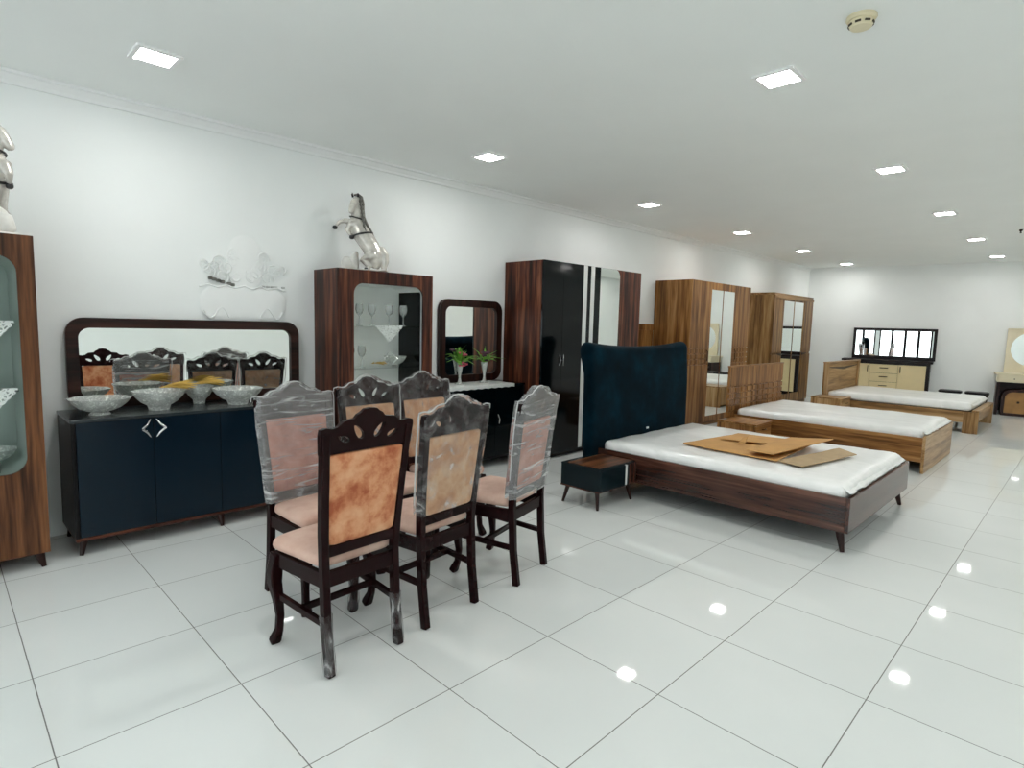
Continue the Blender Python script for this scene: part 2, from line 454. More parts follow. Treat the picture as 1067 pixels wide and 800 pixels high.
t = thing('smoke_detector', 'yellowed round smoke detector on the ceiling near the top edge', 'smoke detector', (1.437, 2.888, H))
MB().lathe([(0.0, -0.0005), (0.062, -0.0005), (0.064, -0.012), (0.058, -0.02), (0.0, -0.02)], 28).make('detector_base', M['detector'], t, smooth=35)
hd = MB().lathe([(0.0, -0.02), (0.05, -0.02), (0.052, -0.034), (0.044, -0.05), (0.02, -0.056), (0.0, -0.056)], 28).make('detector_head', M['detector'], t, smooth=35)
for k in range(8):
    a = k * PI / 4
    b = MB().box(0.0475, 0.053, -0.012, 0.012, -0.041, -0.033).make('slot', M['slot'], hd); b.rotation_euler = (0, 0, a)
MB().lathe([(0.0, 0), (0.02, 0), (0.02, -0.015), (0.008, -0.03), (0.012, -0.05), (0.0, -0.052)], 14).make('ceiling_sprinkler', M['darkmetal'], smooth=40, loc=(1.465, 10.279, H - 0.0005))
tag(bpy.data.objects['ceiling_sprinkler'], 'small dark sprinkler head on the ceiling at the right edge', 'sprinkler')

# ------------------------------------------------------------------ small parts used often
def foot_mesh(h, top=0.024, bot=0.013, lean=(0, 0)):
    m = MB()
    pts = [(lean[0], lean[1], 0), (lean[0] * 0.5, lean[1] * 0.5, h * 0.5), (0, 0, h)]
    m.tube(pts, [bot, (top + bot) / 2, top], 12, up=(1, 0, 0)); return m
def chevron(m, x, y, z, sx, w=0.055, h=0.055, r=0.006):
    """bright arrow-head pull; sx = -1 points to -y"""
    m.tube([(x, y - sx * w / 2, z + h), (x + 0.012, y - sx * w * 0.1, z + h * 0.45), (x + 0.014, y + sx * w / 2, z)], [r * 0.5, r, r * 1.2], 8)
    m.tube([(x, y - sx * w / 2, z - h), (x + 0.012, y - sx * w * 0.1, z - h * 0.45), (x + 0.014, y + sx * w / 2, z)], [r * 0.5, r, r * 1.2], 8)

# ------------------------------------------------------------------ display cabinets
def display_cabinet(label, loc, D, W, Hh, op, dark_right=True):
    """tall cabinet with a rounded glazed opening; local x out of the wall, y along it"""
    t = thing('display_cabinet', label, 'display cabinet', loc)
    z0 = 0.09
    b = MB()
    b.box(0, D - 0.022, 0, 0.022, z0, Hh); b.box(0, D - 0.022, W - 0.022, W, z0, Hh)
    b.box(0, D - 0.022, 0.022, W - 0.022, Hh - 0.022, Hh); b.box(0, D - 0.022, 0.022, W - 0.022, z0, z0 + 0.022)
    b.make('carcass', CABWOOD['z'] if not dark_right else WALNUT['z'], t, bevel=0.002)
    IN = M['interior'] if dark_right else M['greyinterior']
    boxpart('back_panel', IN, t, 0.002, 0.012, 0.022, W - 0.022, z0 + 0.022, Hh - 0.022, bevel=0)
    y0, y1, v0, v1, r = op
    MB().ring(rrect(0, W, z0, Hh, 0.004), rrect(y0, y1, v0, v1, r), 0.022, YZ(D - 0.022)).make('front_frame', (WALNUT if dark_right else CABWOOD)['z'], t, bevel=0.0015)
    # inner lining
    MB().ring(rrect(y0 - 0.012, y1 + 0.012, v0 - 0.012, v1 + 0.012, r), rrect(y0 - 0.002, y1 + 0.002, v0 - 0.002, v1 + 0.002, r), -(D - 0.04), YZ(D - 0.022)).make('inner_lining', IN, t, smooth=40)
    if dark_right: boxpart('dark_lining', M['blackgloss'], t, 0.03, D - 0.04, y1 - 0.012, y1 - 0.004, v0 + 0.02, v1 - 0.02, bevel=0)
    ym = (y0 + y1) / 2
    for a, e in ((y0, ym - 0.0015), (ym + 0.0015, y1)):
        rr = (r, 0.001, 0.001, r) if a == y0 else (0.001, r, r, 0.001)
        d = MB().plate(rrect(a, e, v0, v1, rr), 0.005, YZ(D - 0.012)).make('door', M['glass'], t)
        m = MB(); s = 1 if a == y0 else -1
        chevron(m, D - 0.004, ym - s * 0.045, v0 + (v1 - v0) * 0.455, -s, 0.05, 0.055); m.make('handle', M['chrome'], d, smooth=50)
    for z in (v0 + (v1 - v0) * 0.38, v0 + (v1 - v0) * 0.69):
        boxpart('shelf', M['glass'], t, 0.03, D - 0.05, y0 + 0.002, y1 - 0.016, z, z + 0.008, bevel=0)
    for x in (0.06, D - 0.05):
        for y in (0.05, W - 0.05):
            f = foot_mesh(z0, 0.028, 0.012, (0.02 if x > 0.1 else -0.01, -0.02 if y < 0.1 else 0.02)).make('leg', M['footwood'], t, smooth=40, loc=(x, y, 0))
    return t
CAB2 = (-2.455, 2.14, 0)
display_cabinet('walnut display cabinet with rounded glass doors and stemware, between the sideboard and the vanity mirror', CAB2, 0.405, 0.96, 1.905, (0.15, 0.855, 0.62, 1.795, 0.09))
CAB1 = (-2.455, -0.68, 0)
display_cabinet('golden brown display cabinet cut off by the left edge of the picture', CAB1, 0.565, 0.895, 1.905, (0.06, 0.815, 0.575, 1.79, 0.09), dark_right=False)

def goblet(h=0.19, r=0.036):
    m = MB()
    m.lathe([(0.0, 0.0), (r * 0.9, 0.0), (r * 0.85, 0.004), (0.006, 0.012), (0.0045, h * 0.4), (0.007, h * 0.47), (r * 0.75, h * 0.58), (r, h * 0.75), (r * 0.86, h), (r * 0.83, h), (r * 0.96, h * 0.76), (r * 0.7, h * 0.6), (0.0, h * 0.5)], 20)
    return m
gz = 0.62 + 1.175 * 0.69 + 0.0085
g0 = None
gl_lab = ['leftmost clear wine glass on the upper shelf of the walnut display cabinet', 'second clear wine glass from the left on the upper cabinet shelf', 'middle clear wine glass on the upper cabinet shelf above the lace point', 'fourth clear wine glass from the left on the upper cabinet shelf', 'rightmost clear wine glass on the upper cabinet shelf before the dark lining']
for k, (yy, xx) in enumerate(((2.335, 0.2), (2.43, 0.25), (2.56, 0.24), (2.73, 0.25), (2.87, 0.27))):
    if g0 is None:
        g0 = goblet().make('wine_glass', M['stemware'], smooth=60, loc=(CAB2[0] + xx, yy, gz)); tag(g0, gl_lab[k], 'wine glass', 'stemware on the upper cabinet shelf')
    else:
        o = g0.copy(); COL.objects.link(o); o.location = (CAB2[0] + xx, yy, gz); o['label'] = gl_lab[k]
gz2 = 0.62 + 1.175 * 0.38 + 0.0085
for k, (yy, xx) in enumerate(((2.36, 0.22), (2.44, 0.27))):
    o = g0.copy(); COL.objects.link(o); o.location = (CAB2[0] + xx, yy, gz2); o['group'] = 'stemware on the lower cabinet shelf'
    o['label'] = ('left' if k == 0 else 'right') + ' wine glass of the pair on the lower cabinet shelf, left side'
def crystal_bowl(r, h, foot=True):
    m = MB()
    w = lambda a, z: 0.09 * abs(math.cos(5 * a)) * max(0, (z / h - 0.35)) * 1.3 - 0.02 * (z / h)
    p = [(0.0, 0.0), (r * 0.36, 0.0), (r * 0.34, h * 0.06), (r * 0.27, h * 0.16)] if foot else [(0.0, 0.0), (r * 0.4, 0.0)]
    p += [(r * 0.45, h * 0.24), (r * 0.7, h * 0.42), (r * 0.88, h * 0.68), (r, h), (r * 0.96, h), (r * 0.84, h * 0.7), (r * 0.66, h * 0.47), (r * 0.4, h * 0.32), (0.0, h * 0.28)]
    return m.lathe(p, 60, wob=w)
o = crystal_bowl(0.1, 0.09).make('crystal_bowl', M['crystal'], smooth=60, loc=(CAB2[0] + 0.22, 2.82, gz2)); tag(o, 'small crystal bowl on the lower shelf inside the walnut display cabinet', 'bowl', 'crystal bowls')
def sprigs(n, L, spread, seed):
    rnd = random.Random(seed); m = MB()
    for k in range(n):
        a = rnd.uniform(-spread, spread); e = rnd.uniform(0.1, 0.5); l = L * rnd.uniform(0.7, 1.0)
        d = Vector((math.sin(a) * math.cos(e), math.cos(a) * math.cos(e), math.sin(e)))
        p = Vector((rnd.uniform(-0.03, 0.03), rnd.uniform(-0.03, 0.03), 0))
        pts = [p + d * l * s + Vector((0, 0, -0.06 * s * s * l / 0.25)) for s in (0, 0.35, 0.7, 1.0)]
        m.tube(pts, [0.0016, 0.0016, 0.0055, 0.0015], 5)
    return m
o = sprigs(14, 0.09, 1.2, 5).make('dried_wheat_sprig', M['straw'], smooth=60, loc=(CAB2[0] + 0.22, 2.60, gz2 + 0.03)); tag(o, 'little dried yellow sprig lying on the lower shelf of the walnut display cabinet', 'dried flowers')
def doily(w, d):
    n = 12; out = [(-w / 2, 0)]
    for k in range(1, 2 * n):
        s = k / (2 * n); u = -w / 2 + w * s
        v = -d * (1 - abs(2 * s - 1)) - (0.008 if k % 2 else 0)
        out.append((u, v))
    out += [(w / 2, 0), (w / 2, 0.012), (-w / 2, 0.012)]
    return MB().plate(out, 0.0025, YZ(0))
o = doily(0.27, 0.135).make('lace_doily', M['lace'], loc=(CAB2[0] + 0.358, 2.665, gz - 0.003)); tag(o, 'white lace point hanging off the shelf edge behind the two chevron handles', 'doily', 'lace shelf doilies')
for k, (y, z) in enumerate(((0.10, 0.575 + 1.215 * 0.69 + 0.0085), (0.10, 0.575 + 1.215 * 0.38 + 0.0085))):
    o = doily(0.28, 0.16).make('lace_doily', M['lace'], loc=(CAB1[0] + 0.52, CAB1[1] + 0.655, z)); tag(o, ('upper' if k == 0 else 'lower') + ' white lace point hanging in the cabinet at the left picture edge', 'doily', 'lace shelf doilies')
o = crystal_bowl(0.11, 0.09).make('crystal_bowl', M['crystal'], smooth=60, loc=(CAB1[0] + 0.3, 0.0, 0.591)); tag(o, 'crystal bowl at the bottom of the cabinet at the left picture edge', 'bowl', 'crystal bowls')
o = MB().box(0.03, 0.49, 0.17, 0.70, 0.576, 0.59).make('dark_tray', M['tealdark'], bevel=0.002, loc=(CAB1[0], CAB1[1], 0)); tag(o, 'dark glossy tray on the floor of the cabinet at the left picture edge', 'tray')

# ------------------------------------------------------------------ sideboard
def sideboard():
    t = thing('sideboard', 'long navy lacquered sideboard with chevron pulls under the wide mirror', 'sideboard', (-2.45, 0.345, 0))
    W, D, z0, zt = 1.69, 0.50, 0.095, 0.845
    m = MB(); m.box(0, D, 0, 0.022, z0 + 0.015, zt - 0.02); m.box(0, D, W - 0.022, W, z0 + 0.015, zt - 0.02); m.box(0, 0.012, 0.022, W - 0.022, z0 + 0.015, zt - 0.02)
    m.box(0.012, D - 0.03, 0.022, W - 0.022, z0 + 0.015, z0 + 0.03); m.make('carcass', M['black'], t, bevel=0.002)
    boxpart('worktop', M['anthracite'], t, 0, D + 0.005, -0.004, W + 0.004, zt - 0.02, zt, bevel=0.003)
    boxpart('plinth_rail', WALNUT['y'], t, 0, D, 0, W, z0 - 0.005, z0 + 0.0145, bevel=0.002)
    for k in range(4):
        a = 0.024 + k * 0.4105
        d = boxpart('door', M['navy'], t, D - 0.021, D - 0.001, a + 0.0015, a + 0.409, z0 + 0.017, zt - 0.0225, bevel=0.0015)
        s = 1 if k % 2 == 0 else -1
        m = MB(); chevron(m, D + 0.001, (a + 0.409 - 0.04) if s == 1 else (a + 0.042), 0.755, -s, 0.048, 0.058, 0.0075)
        m.make('handle', M['chrome'], d, smooth=50)
    for y in (0.045, W / 2, W - 0.045):
        for x in (0.05, D - 0.045):
            foot_mesh(z0 - 0.004, 0.024, 0.012, (0.03 if x > 0.2 else -0.01, -0.02 if y < 0.1 else 0.0)).make('leg', M['footwood'], t, smooth=40, loc=(x, y, 0))
sideboard()
def wall_mirror(label, y0, y1, z0, z1, fw, r, x=-2.455, name='wall_mirror'):
    t = thing(name, label, 'mirror', (x, y0, z0))
    W, Hh = y1 - y0, z1 - z0
    MB().ring(rrect(0, W, 0, Hh, r), rrect(fw, W - fw, fw, Hh - fw, r * 0.62), 0.045, YZ(0)).make('mirror_frame', DARKWAL['z'] if W < 1.1 else DARKWAL['y'], t, smooth=40, bevel=0.002)
    MB().plate(rrect(fw - 0.006, W - fw + 0.006, fw - 0.006, Hh - fw + 0.006, r * 0.62), 0.006, YZ(0.016)).make('mirror_glass', M['mirror'], t)
    MB().plate(rrect(0.02, W - 0.02, 0.02, Hh - 0.02, r), 0.012, YZ(0.002)).make('backing_board', M['black'], t)
    return t
wall_mirror('wide walnut framed mirror with rounded corners standing on the navy sideboard', 0.405, 1.98, 0.8465, 1.457, 0.068, 0.105)
bl = [(-2.13, 0.525, 0.165, 0.105, True, 'leftmost cut crystal bowl, footed and empty, on the navy sideboard'),
      (-2.15, 0.865, 0.155, 0.13, False, 'middle cut crystal bowl with dried wheat on its right, on the navy sideboard'),
      (-2.13, 1.375, 0.165, 0.12, False, 'rightmost cut crystal bowl on the navy sideboard, beside the pink wrapped chair'),
      (-2.31, 1.165, 0.095, 0.13, False, 'small cut crystal bowl with yellow sprigs at the back of the sideboard against the mirror')]
for x, y, r, h, ft, lab in bl:
    o = crystal_bowl(r, h, ft).make('crystal_bowl', M['crystal'], smooth=60, loc=(x, y, 0.8455)); tag(o, lab, 'bowl', 'crystal bowls')
for x, y, z, a, lab in ((-2.15, 0.90, 0.995, 0.0, 'bundle of dried wheat sprigs leaning out of the middle crystal bowl'), (-2.31, 1.165, 0.99, 0.25, 'bundle of yellow dried sprigs in the small bowl against the mirror')):
    o = sprigs(26, 0.21, 0.5, int(y * 100)).make('dried_wheat_bundle', M['straw'], smooth=60, loc=(x, y, z)); tag(o, lab, 'dried flowers', 'dried wheat bundles'); o.rotation_euler = (0, 0, a)

# white ornament above the mirror
def relief():
    t = thing('wall_ornament', 'white ornate scrolled plaster ornament on the wall above the wide mirror', 'ornament', (WX + 0.001, 1.56, 1.459))
    rnd = random.Random(3)
    m = MB(); m.soft(0, 0.022, -0.33, 0.33, 0.0, 0.27, (0.010, 0.14, 0.12), (4, 16, 12)).make('basin', M['cornice'], t, smooth=60, weld=True)
    m = MB(); m.soft(0, 0.018, -0.13, 0.15, 0.24, 0.66, (0.009, 0.12, 0.18), (4, 12, 12)).make('dome', M['cornice'], t, smooth=60, weld=True)
    for sd in (-1, 1):                             # spiral scrolls either side of the dome
        m = MB(); y, z = sd * 0.06, 0.34
        for k in range(9):
            r = rnd.uniform(0.035, 0.06); a0 = rnd.uniform(0, 6)
            m.tube([(0.016, y + r * (1 - i / 26) * math.cos(a0 + i * 0.42), z + r * (1 - i / 26) * math.sin(a0 + i * 0.42)) for i in range(24)], [0.0065 - i * 0.00015 for i in range(24)], 6, up=(1, 0, 0))
            y += sd * rnd.uniform(0.005, 0.045); z = 0.31 + rnd.uniform(0, 0.26) * (1.1 - abs(y) * 2.2)
        m.make('scrollwork', M['cornice'], t, smooth=60)
    m = MB(); m.tube([(0.018, -0.33 + 0.66 * i / 20, 0.262 - 0.012 * math.cos(i * 1.6)) for i in range(21)], 0.007, 6, up=(1, 0, 0))
    for s in (-1, 1): m.tube([(0.02, s * (0.12 + 0.18 * i / 12), 0.02 + 0.06 * math.sin(i * 0.5) + 0.07 * i / 12) for i in range(13)], 0.006, 6, up=(1, 0, 0))
    m.make('rim_molding', M['cornice'], t, smooth=60)
    m = MB()
    for y in (-0.25, -0.222, -0.195, -0.165, -0.115, -0.09): m.soft(0.008, 0.026, y - 0.018, y + 0.018, 0.292 - (y + 0.2) * 0.25, 0.316 - (y + 0.2) * 0.25, 0.008, 4)
    m.make('dark_inlay', M['silverdark'], t, smooth=60, weld=True)
    m = MB()
    for y in (0.15, 0.185, 0.22, 0.25, 0.31): m.soft(0.008, 0.022, y - 0.016, y + 0.016, 0.270, 0.284, 0.006, 4)
    m.make('grey_inlay', M['greyinlay'], t, smooth=60, weld=True)
relief()

# ------------------------------------------------------------------ rearing horse statues
def horse(label, loc, rz):
    """rearing horse in the local x-z plane, chest towards -x, head turned to -y; tubes fused into one surface"""
    t = thing('horse_statue', label, 'statue', loc, rz, 'silver rearing horse statues')
    m = MB()
    def limb(pts, n=14):
        m.tube([(x, y, z) for x, y, z, r in pts], [r for x, y, z, r in pts], n, up=(0, 1, 0))
    limb([(0.075, 0, 0.035, 0.045), (0.088, 0, 0.08, 0.07), (0.085, 0, 0.14, 0.079), (0.055, 0, 0.21, 0.077), (0.01, 0, 0.275, 0.079), (-0.035, 0, 0.335, 0.078), (-0.062, 0, 0.395, 0.068), (-0.068, 0, 0.45, 0.055), (-0.062, 0, 0.51, 0.047), (-0.062, 0, 0.56, 0.043), (-0.068, -0.004, 0.60, 0.04), (-0.072, -0.006, 0.632, 0.022)])
    limb([(-0.068, 0.0, 0.605, 0.034), (-0.082, -0.035, 0.575, 0.035), (-0.092, -0.06, 0.535, 0.027), (-0.098, -0.074, 0.50, 0.024), (-0.10, -0.08, 0.485, 0.016)])
    for y in (0.05, -0.05):
        o = 0.0 if y > 0 else 0.03
        limb([(0.07 + o, y * 0.7, 0.15, 0.05), (0.02 + o, y, 0.12, 0.046), (-0.03 + o, y, 0.10, 0.03), (0.01 + o, y * 1.05, 0.06, 0.019), (0.03 + o, y * 1.05, 0.045, 0.016), (0.0 + o, y * 1.05, 0.012, 0.016)])
    limb([(-0.06, 0.03, 0.40, 0.045), (-0.12, 0.038, 0.425, 0.032), (-0.185, 0.04, 0.438, 0.021), (-0.235, 0.04, 0.425, 0.016), (-0.26, 0.04, 0.395, 0.014)])
    limb([(-0.07, -0.03, 0.40, 0.045), (-0.115, -0.045, 0.39, 0.034), (-0.135, -0.055, 0.345, 0.022), (-0.115, -0.06, 0.315, 0.015), (-0.10, -0.06, 0.30, 0.014)])
    limb([(0.10, 0, 0.20, 0.03), (0.15, 0, 0.195, 0.028), (0.175, 0, 0.15, 0.033), (0.178, 0, 0.09, 0.032), (0.165, 0, 0.02, 0.022)])
    o = m.make('body', M['silver'], t, smooth=180)
    md = o.modifiers.new('fuse', 'REMESH'); md.mode = 'VOXEL'; md.voxel_size = 0.006; md.use_smooth_shade = True
    md = o.modifiers.new('relax', 'SMOOTH'); md.factor = 0.5; md.iterations = 4
    for p in ((-0.268, 0.04, 0.38), (-0.094, -0.062, 0.285), (0.0, 0.053, 0.016), (0.03, -0.053, 0.016)):
        MB().soft(p[0] - 0.021, p[0] + 0.019, p[1] - 0.018, p[1] + 0.018, p[2] - 0.016, p[2] + 0.019, 0.014, 5).make('hoof', M['hoofblack'], t, smooth=60, weld=True)
    m = MB()
    m.tube([(-0.085, -0.02, 0.645), (-0.06, 0, 0.652), (-0.03, 0, 0.63), (-0.018, 0, 0.58), (-0.016, 0, 0.52), (-0.008, 0, 0.46), (0.02, 0, 0.40), (0.05, 0, 0.345), (0.085, 0, 0.295)], [0.008, 0.016, 0.017, 0.017, 0.016, 0.015, 0.014, 0.016, 0.006], 10, up=(0, 1, 0))
    for k in range(7):
        z = 0.625 - k * 0.035; m.tube([(-0.03 + 0.004 * k, -0.012, z), (-0.03 + 0.006 * k, -0.042 - 0.002 * k, z - 0.03), (-0.02 + 0.008 * k, -0.045 - 0.003 * k, z - 0.075)], [0.012, 0.010, 0.003], 6)
    m.make('mane', M['silverdark'], t, smooth=60)
    for q in (-1, 1):
        MB().tube([(-0.075 + q * 0.022, -0.012, 0.63), (-0.078 + q * 0.026, -0.014, 0.652), (-0.078 + q * 0.024, -0.014, 0.668)], [0.011, 0.009, 0.001], 6).make('ear', M['hoofblack'], t, smooth=60)
    m = MB()
    def hoop(cx, cz, r, tx, th):
        m.tube([(cx + r * math.cos(a), r * math.sin(a), cz + tx * math.cos(a)) for a in [2 * PI * k / 24 for k in range(25)]], th, 6)
    hoop(-0.018, 0.315, 0.085, 0.02, 0.008); m.make('girth_strap', M['hoofblack'], t, smooth=60)
    m = MB(); hoop(-0.067, 0.455, 0.06, -0.014, 0.006); m.make('collar_strap', M['hoofblack'], t, smooth=60)
    m = MB()
    def rough(p):
        d = noise.noise(p * 14) * 0.02
        return p + Vector((d, d, 0 if p.z < 0.003 else d * 0.4))
    m.soft(-0.20, 0.19, -0.085, 0.085, 0.001, 0.022, (0.03, 0.03, 0.01), (16, 8, 4), rough)
    m.soft(-0.19, -0.09, -0.06, 0.05, 0.001, 0.13, (0.045, 0.04, 0.06), 8, rough)
    m.soft(-0.12, -0.05, -0.05, 0.05, 0.002, 0.17, (0.034, 0.04, 0.07), 8, rough)
    m.make('rock_base', M['stone'], t, smooth=60, weld=True)
    return t
HA = PI / 4
horse('silver rearing horse statue with black hooves on top of the walnut display cabinet', (-2.235, 2.50, 1.906), HA)
horse('silver horse statue cut off by the left edge, on top of the golden brown cabinet', (-2.19, 0.075, 1.906), PI + 0.1)

# ------------------------------------------------------------------ vanity chest, its mirror and vases
def vanity():
    t = thing('vanity_chest', 'black vanity chest with a chevron pull under the small upright mirror', 'chest', (-2.45, 3.20, 0))
    W, D, z0, zt = 1.12, 0.44, 0.09, 0.86
    m = MB(); m.box(0, D, 0, 0.022, z0, zt - 0.02); m.box(0, D, W - 0.022, W, z0, zt - 0.02); m.box(0, 0.012, 0.022, W - 0.022, z0, zt - 0.02); m.box(0.012, D, 0.022, W - 0.022, z0, z0 + 0.02)
    m.make('carcass', M['black'], t, bevel=0.002)
    boxpart('worktop', M['blackgloss'], t, 0, D + 0.004, -0.003, W + 0.003, zt - 0.02, zt, bevel=0.003)
    for k in range(3):
        a = z0 + 0.022 + k * 0.242
        d = boxpart('drawer', M['blackgloss'], t, D - 0.02, D, 0.024, W * 0.62, a, a + 0.239, bevel=0.002)
        m = MB(); m.tube([(D + 0.002, W * 0.31 - 0.04, a + 0.14), (D + 0.014, W * 0.31, a + 0.10), (D + 0.002, W * 0.31 + 0.04, a + 0.14)], [0.004, 0.008, 0.004], 8); m.make('handle', M['chrome'], d, smooth=50)
    d = boxpart('door', M['blackgloss'], t, D - 0.02, D, W * 0.62 + 0.003, W - 0.024, z0 + 0.022, zt - 0.022, bevel=0.002)
    m = MB(); m.tube([(D + 0.002, W * 0.67 - 0.02, 0.55), (D + 0.014, W * 0.67, 0.50), (D + 0.002, W * 0.67 + 0.0, 0.45)], [0.004, 0.007, 0.004], 8); m.make('handle', M['chrome'], d, smooth=50)
    for y in (0.05, W - 0.05):
        for x in (0.05, D - 0.05): foot_mesh(z0, 0.024, 0.012, (0.02 if x > 0.2 else -0.01, 0)).make('leg', M['footwood'], t, smooth=40, loc=(x, y, 0))
vanity()
wall_mirror('small upright walnut framed mirror behind two vases of flowers', 3.47, 4.345, 0.8615, 1.73, 0.075, 0.115, name='vanity_mirror')
def runner():
    n = 20; m = MB()
    y0, y1, x0, x1 = 3.22, 4.16, -2.37, -2.008
    vs = [(x0 + (x1 - x0) * i / 6, y0 + (y1 - y0) * j / n, 0.8635 + 0.004 * abs(noise.noise(Vector((i * 0.5, j * 0.6, 2))))) for i in range(7) for j in range(n + 1)]
    fs = [(i * (n + 1) + j, i * (n + 1) + j + 1, (i + 1) * (n + 1) + j + 1, (i + 1) * (n + 1) + j) for i in range(6) for j in range(n)]
    k = len(vs)
    for j in range(n + 1):                          # hanging scalloped hem
        vs.append((x1 + 0.006, y0 + (y1 - y0) * j / n, 0.8635)); vs.append((x1 + 0.008, y0 + (y1 - y0) * j / n, 0.826 + (0.008 if j % 2 else 0)))
    for j in range(n):
        a = k + 2 * j; fs.append((a, a + 1, a + 3, a + 2)); fs.append((6 * (n + 1) + j, a, a + 2, 6 * (n + 1) + j + 1))
    o = m.add(vs, fs).make('lace_runner', M['whitelac'], smooth=40)
    md = o.modifiers.new('thick', 'SOLIDIFY'); md.thickness = 0.0015
    tag(o, 'white lace runner on the black vanity chest under the flower vases', 'table runner')
runner()
def vase(label, loc, seed, petal):
    t = thing('flower_vase', label, 'vase of flowers', loc, 0, 'flower vases on the vanity chest')
    MB().lathe([(0.0, 0.0), (0.05, 0.0), (0.052, 0.008), (0.02, 0.022), (0.012, 0.06), (0.016, 0.10), (0.03, 0.17), (0.04, 0.215), (0.036, 0.215), (0.026, 0.17), (0.0, 0.09)], 22).make('vase', M['crystal'], t, smooth=60)
    rnd = random.Random(seed); m = MB()
    for k in range(24):
        a = rnd.uniform(0, 2 * PI); e = rnd.uniform(0.15, 1.25); l = rnd.uniform(0.14, 0.25)
        d = Vector((math.cos(a) * math.cos(e), math.sin(a) * math.cos(e), math.sin(e))); s = d.cross(Vector((0, 0, 1))).normalized()
        p = Vector((0, 0, 0.2)); w = rnd.uniform(0.010, 0.016)
        a0 = p; a1 = p + d * l * 0.5 + Vector((0, 0, 0.02)); a2 = p + d * l + Vector((0, 0, -0.05 * math.cos(e)))
        m.add([a0 - s * 0.003, a0 + s * 0.003, a1 + s * w, a1 - s * w, a2, a1 + Vector((0, 0, -0.004))], [(0, 1, 2, 5), (0, 5, 3), (5, 2, 4), (3, 5, 4)])
    o = m.make('foliage', M['leaf'], t); md = o.modifiers.new('thick', 'SOLIDIFY'); md.thickness = 0.0015
    for k in range(9):
        a = rnd.uniform(0, 2 * PI); q = rnd.uniform(0.0, 0.055); z = 0.235 + rnd.uniform(-0.05, 0.085); c = Vector((q * math.cos(a) + 0.02, q * math.sin(a), z)); r = rnd.uniform(0.022, 0.03)
        m = MB()
        for s in range(6):
            b = s * PI / 3; m.soft(c.x - r * 0.5 + r * 0.55 * math.cos(b), c.x + r * 0.5 + r * 0.55 * math.cos(b), c.y - r * 0.5 + r * 0.55 * math.sin(b), c.y + r * 0.5 + r * 0.55 * math.sin(b), c.z - r * 0.4, c.z + r * 0.4, r * 0.38, 3)
        m.soft(c.x - r * 0.5, c.x + r * 0.5, c.y - r * 0.5, c.y + r * 0.5, c.z - r * 0.2, c.z + r * 0.6, r * 0.38, 3)
        m.make('blossom', petal, t, smooth=60, weld=True)
vase('glass vase with pink and red blossoms, left one in front of the small mirror', (-2.2, 3.565, 0.868), 4, M['petal'])
vase('glass vase with dark purple blossoms, right one in front of the small mirror', (-2.2, 3.90, 0.868), 8, M['darkpetal'])

# ------------------------------------------------------------------ wardrobes
def wardrobe_black():
    t = thing('black_wardrobe', 'tall wardrobe with black gloss doors, two white stripes and a mirror, walnut sides', 'wardrobe', (-2.455, 4.42, 0))
    D, W, z0, zt = 0.585, 1.86, 0.05, 2.175
    m = MB(); m.box(0, D - 0.022, 0, 0.022, 0, zt); m.box(0, D - 0.022, W - 0.022, W, 0, zt); m.box(0, D - 0.022, 0.022, W - 0.022, zt - 0.022, zt); m.box(0, 0.01, 0.022, W - 0.022, z0, zt - 0.022)
    m.make('carcass', WALNUT['z'], t, bevel=0.002)
    boxpart('plinth', M['black'], t, 0.02, D - 0.05, 0.022, W - 0.022, 0, z0)
    f = (D - 0.0215, D)
    e = [0.0, 0.335, 0.675]
    for k in range(2):
        d = boxpart('door', M['blackgloss'], t, f[0], f[1], e[k] + 0.001, e[k + 1] - 0.001, z0, zt, bevel=0.001)
        m = MB(); yy = e[k + 1] - 0.035 if k == 0 else e[k] + 0.035
        m.tube([(D + 0.002, yy, 1.16), (D + 0.014, yy + (0.014 if k == 0 else -0.014), 1.10), (D + 0.002, yy, 1.04)], [0.004, 0.008, 0.004], 8); m.make('handle', M['chrome'], d, smooth=50)
    p = MB(); d = MB().box(f[0], f[1], 0.676, 1.0, z0, zt).make('door', M['blackgloss'], t, bevel=0.001)
    for a in (0.685, 0.82): boxpart('stripe', M['whitelac'], d, f[1] - 0.001, f[1] + 0.003, a, a + 0.068, z0 + 0.02, zt - 0.002, bevel=0.0005)
    d = MB().box(f[0], f[1] - 0.004, 1.001, 1.40, z0, zt).make('door', M['blackgloss'], t, bevel=0.001)
    boxpart('mirror_panel', M['mirror'], d, f[1] - 0.004, f[1] - 0.001, 1.003, 1.40, z0, zt - 0.002, bevel=0)
    # walnut door whose veneer sweeps over the mirror's top corner
    out = [(W - 0.0005, z0), (W - 0.0005, zt)] + [(1.31, zt)] + [(1.31 + 0.09 * math.sin(a), zt - 0.10 + 0.10 * math.cos(a)) for a in [k * PI / 16 for k in range(1, 9)]] + [(1.40, z0)]
    MB().plate(out, 0.0215, YZ(f[0] + 0.001)).make('door', WALNUT['z'], t, bevel=0.001)
wardrobe_black()

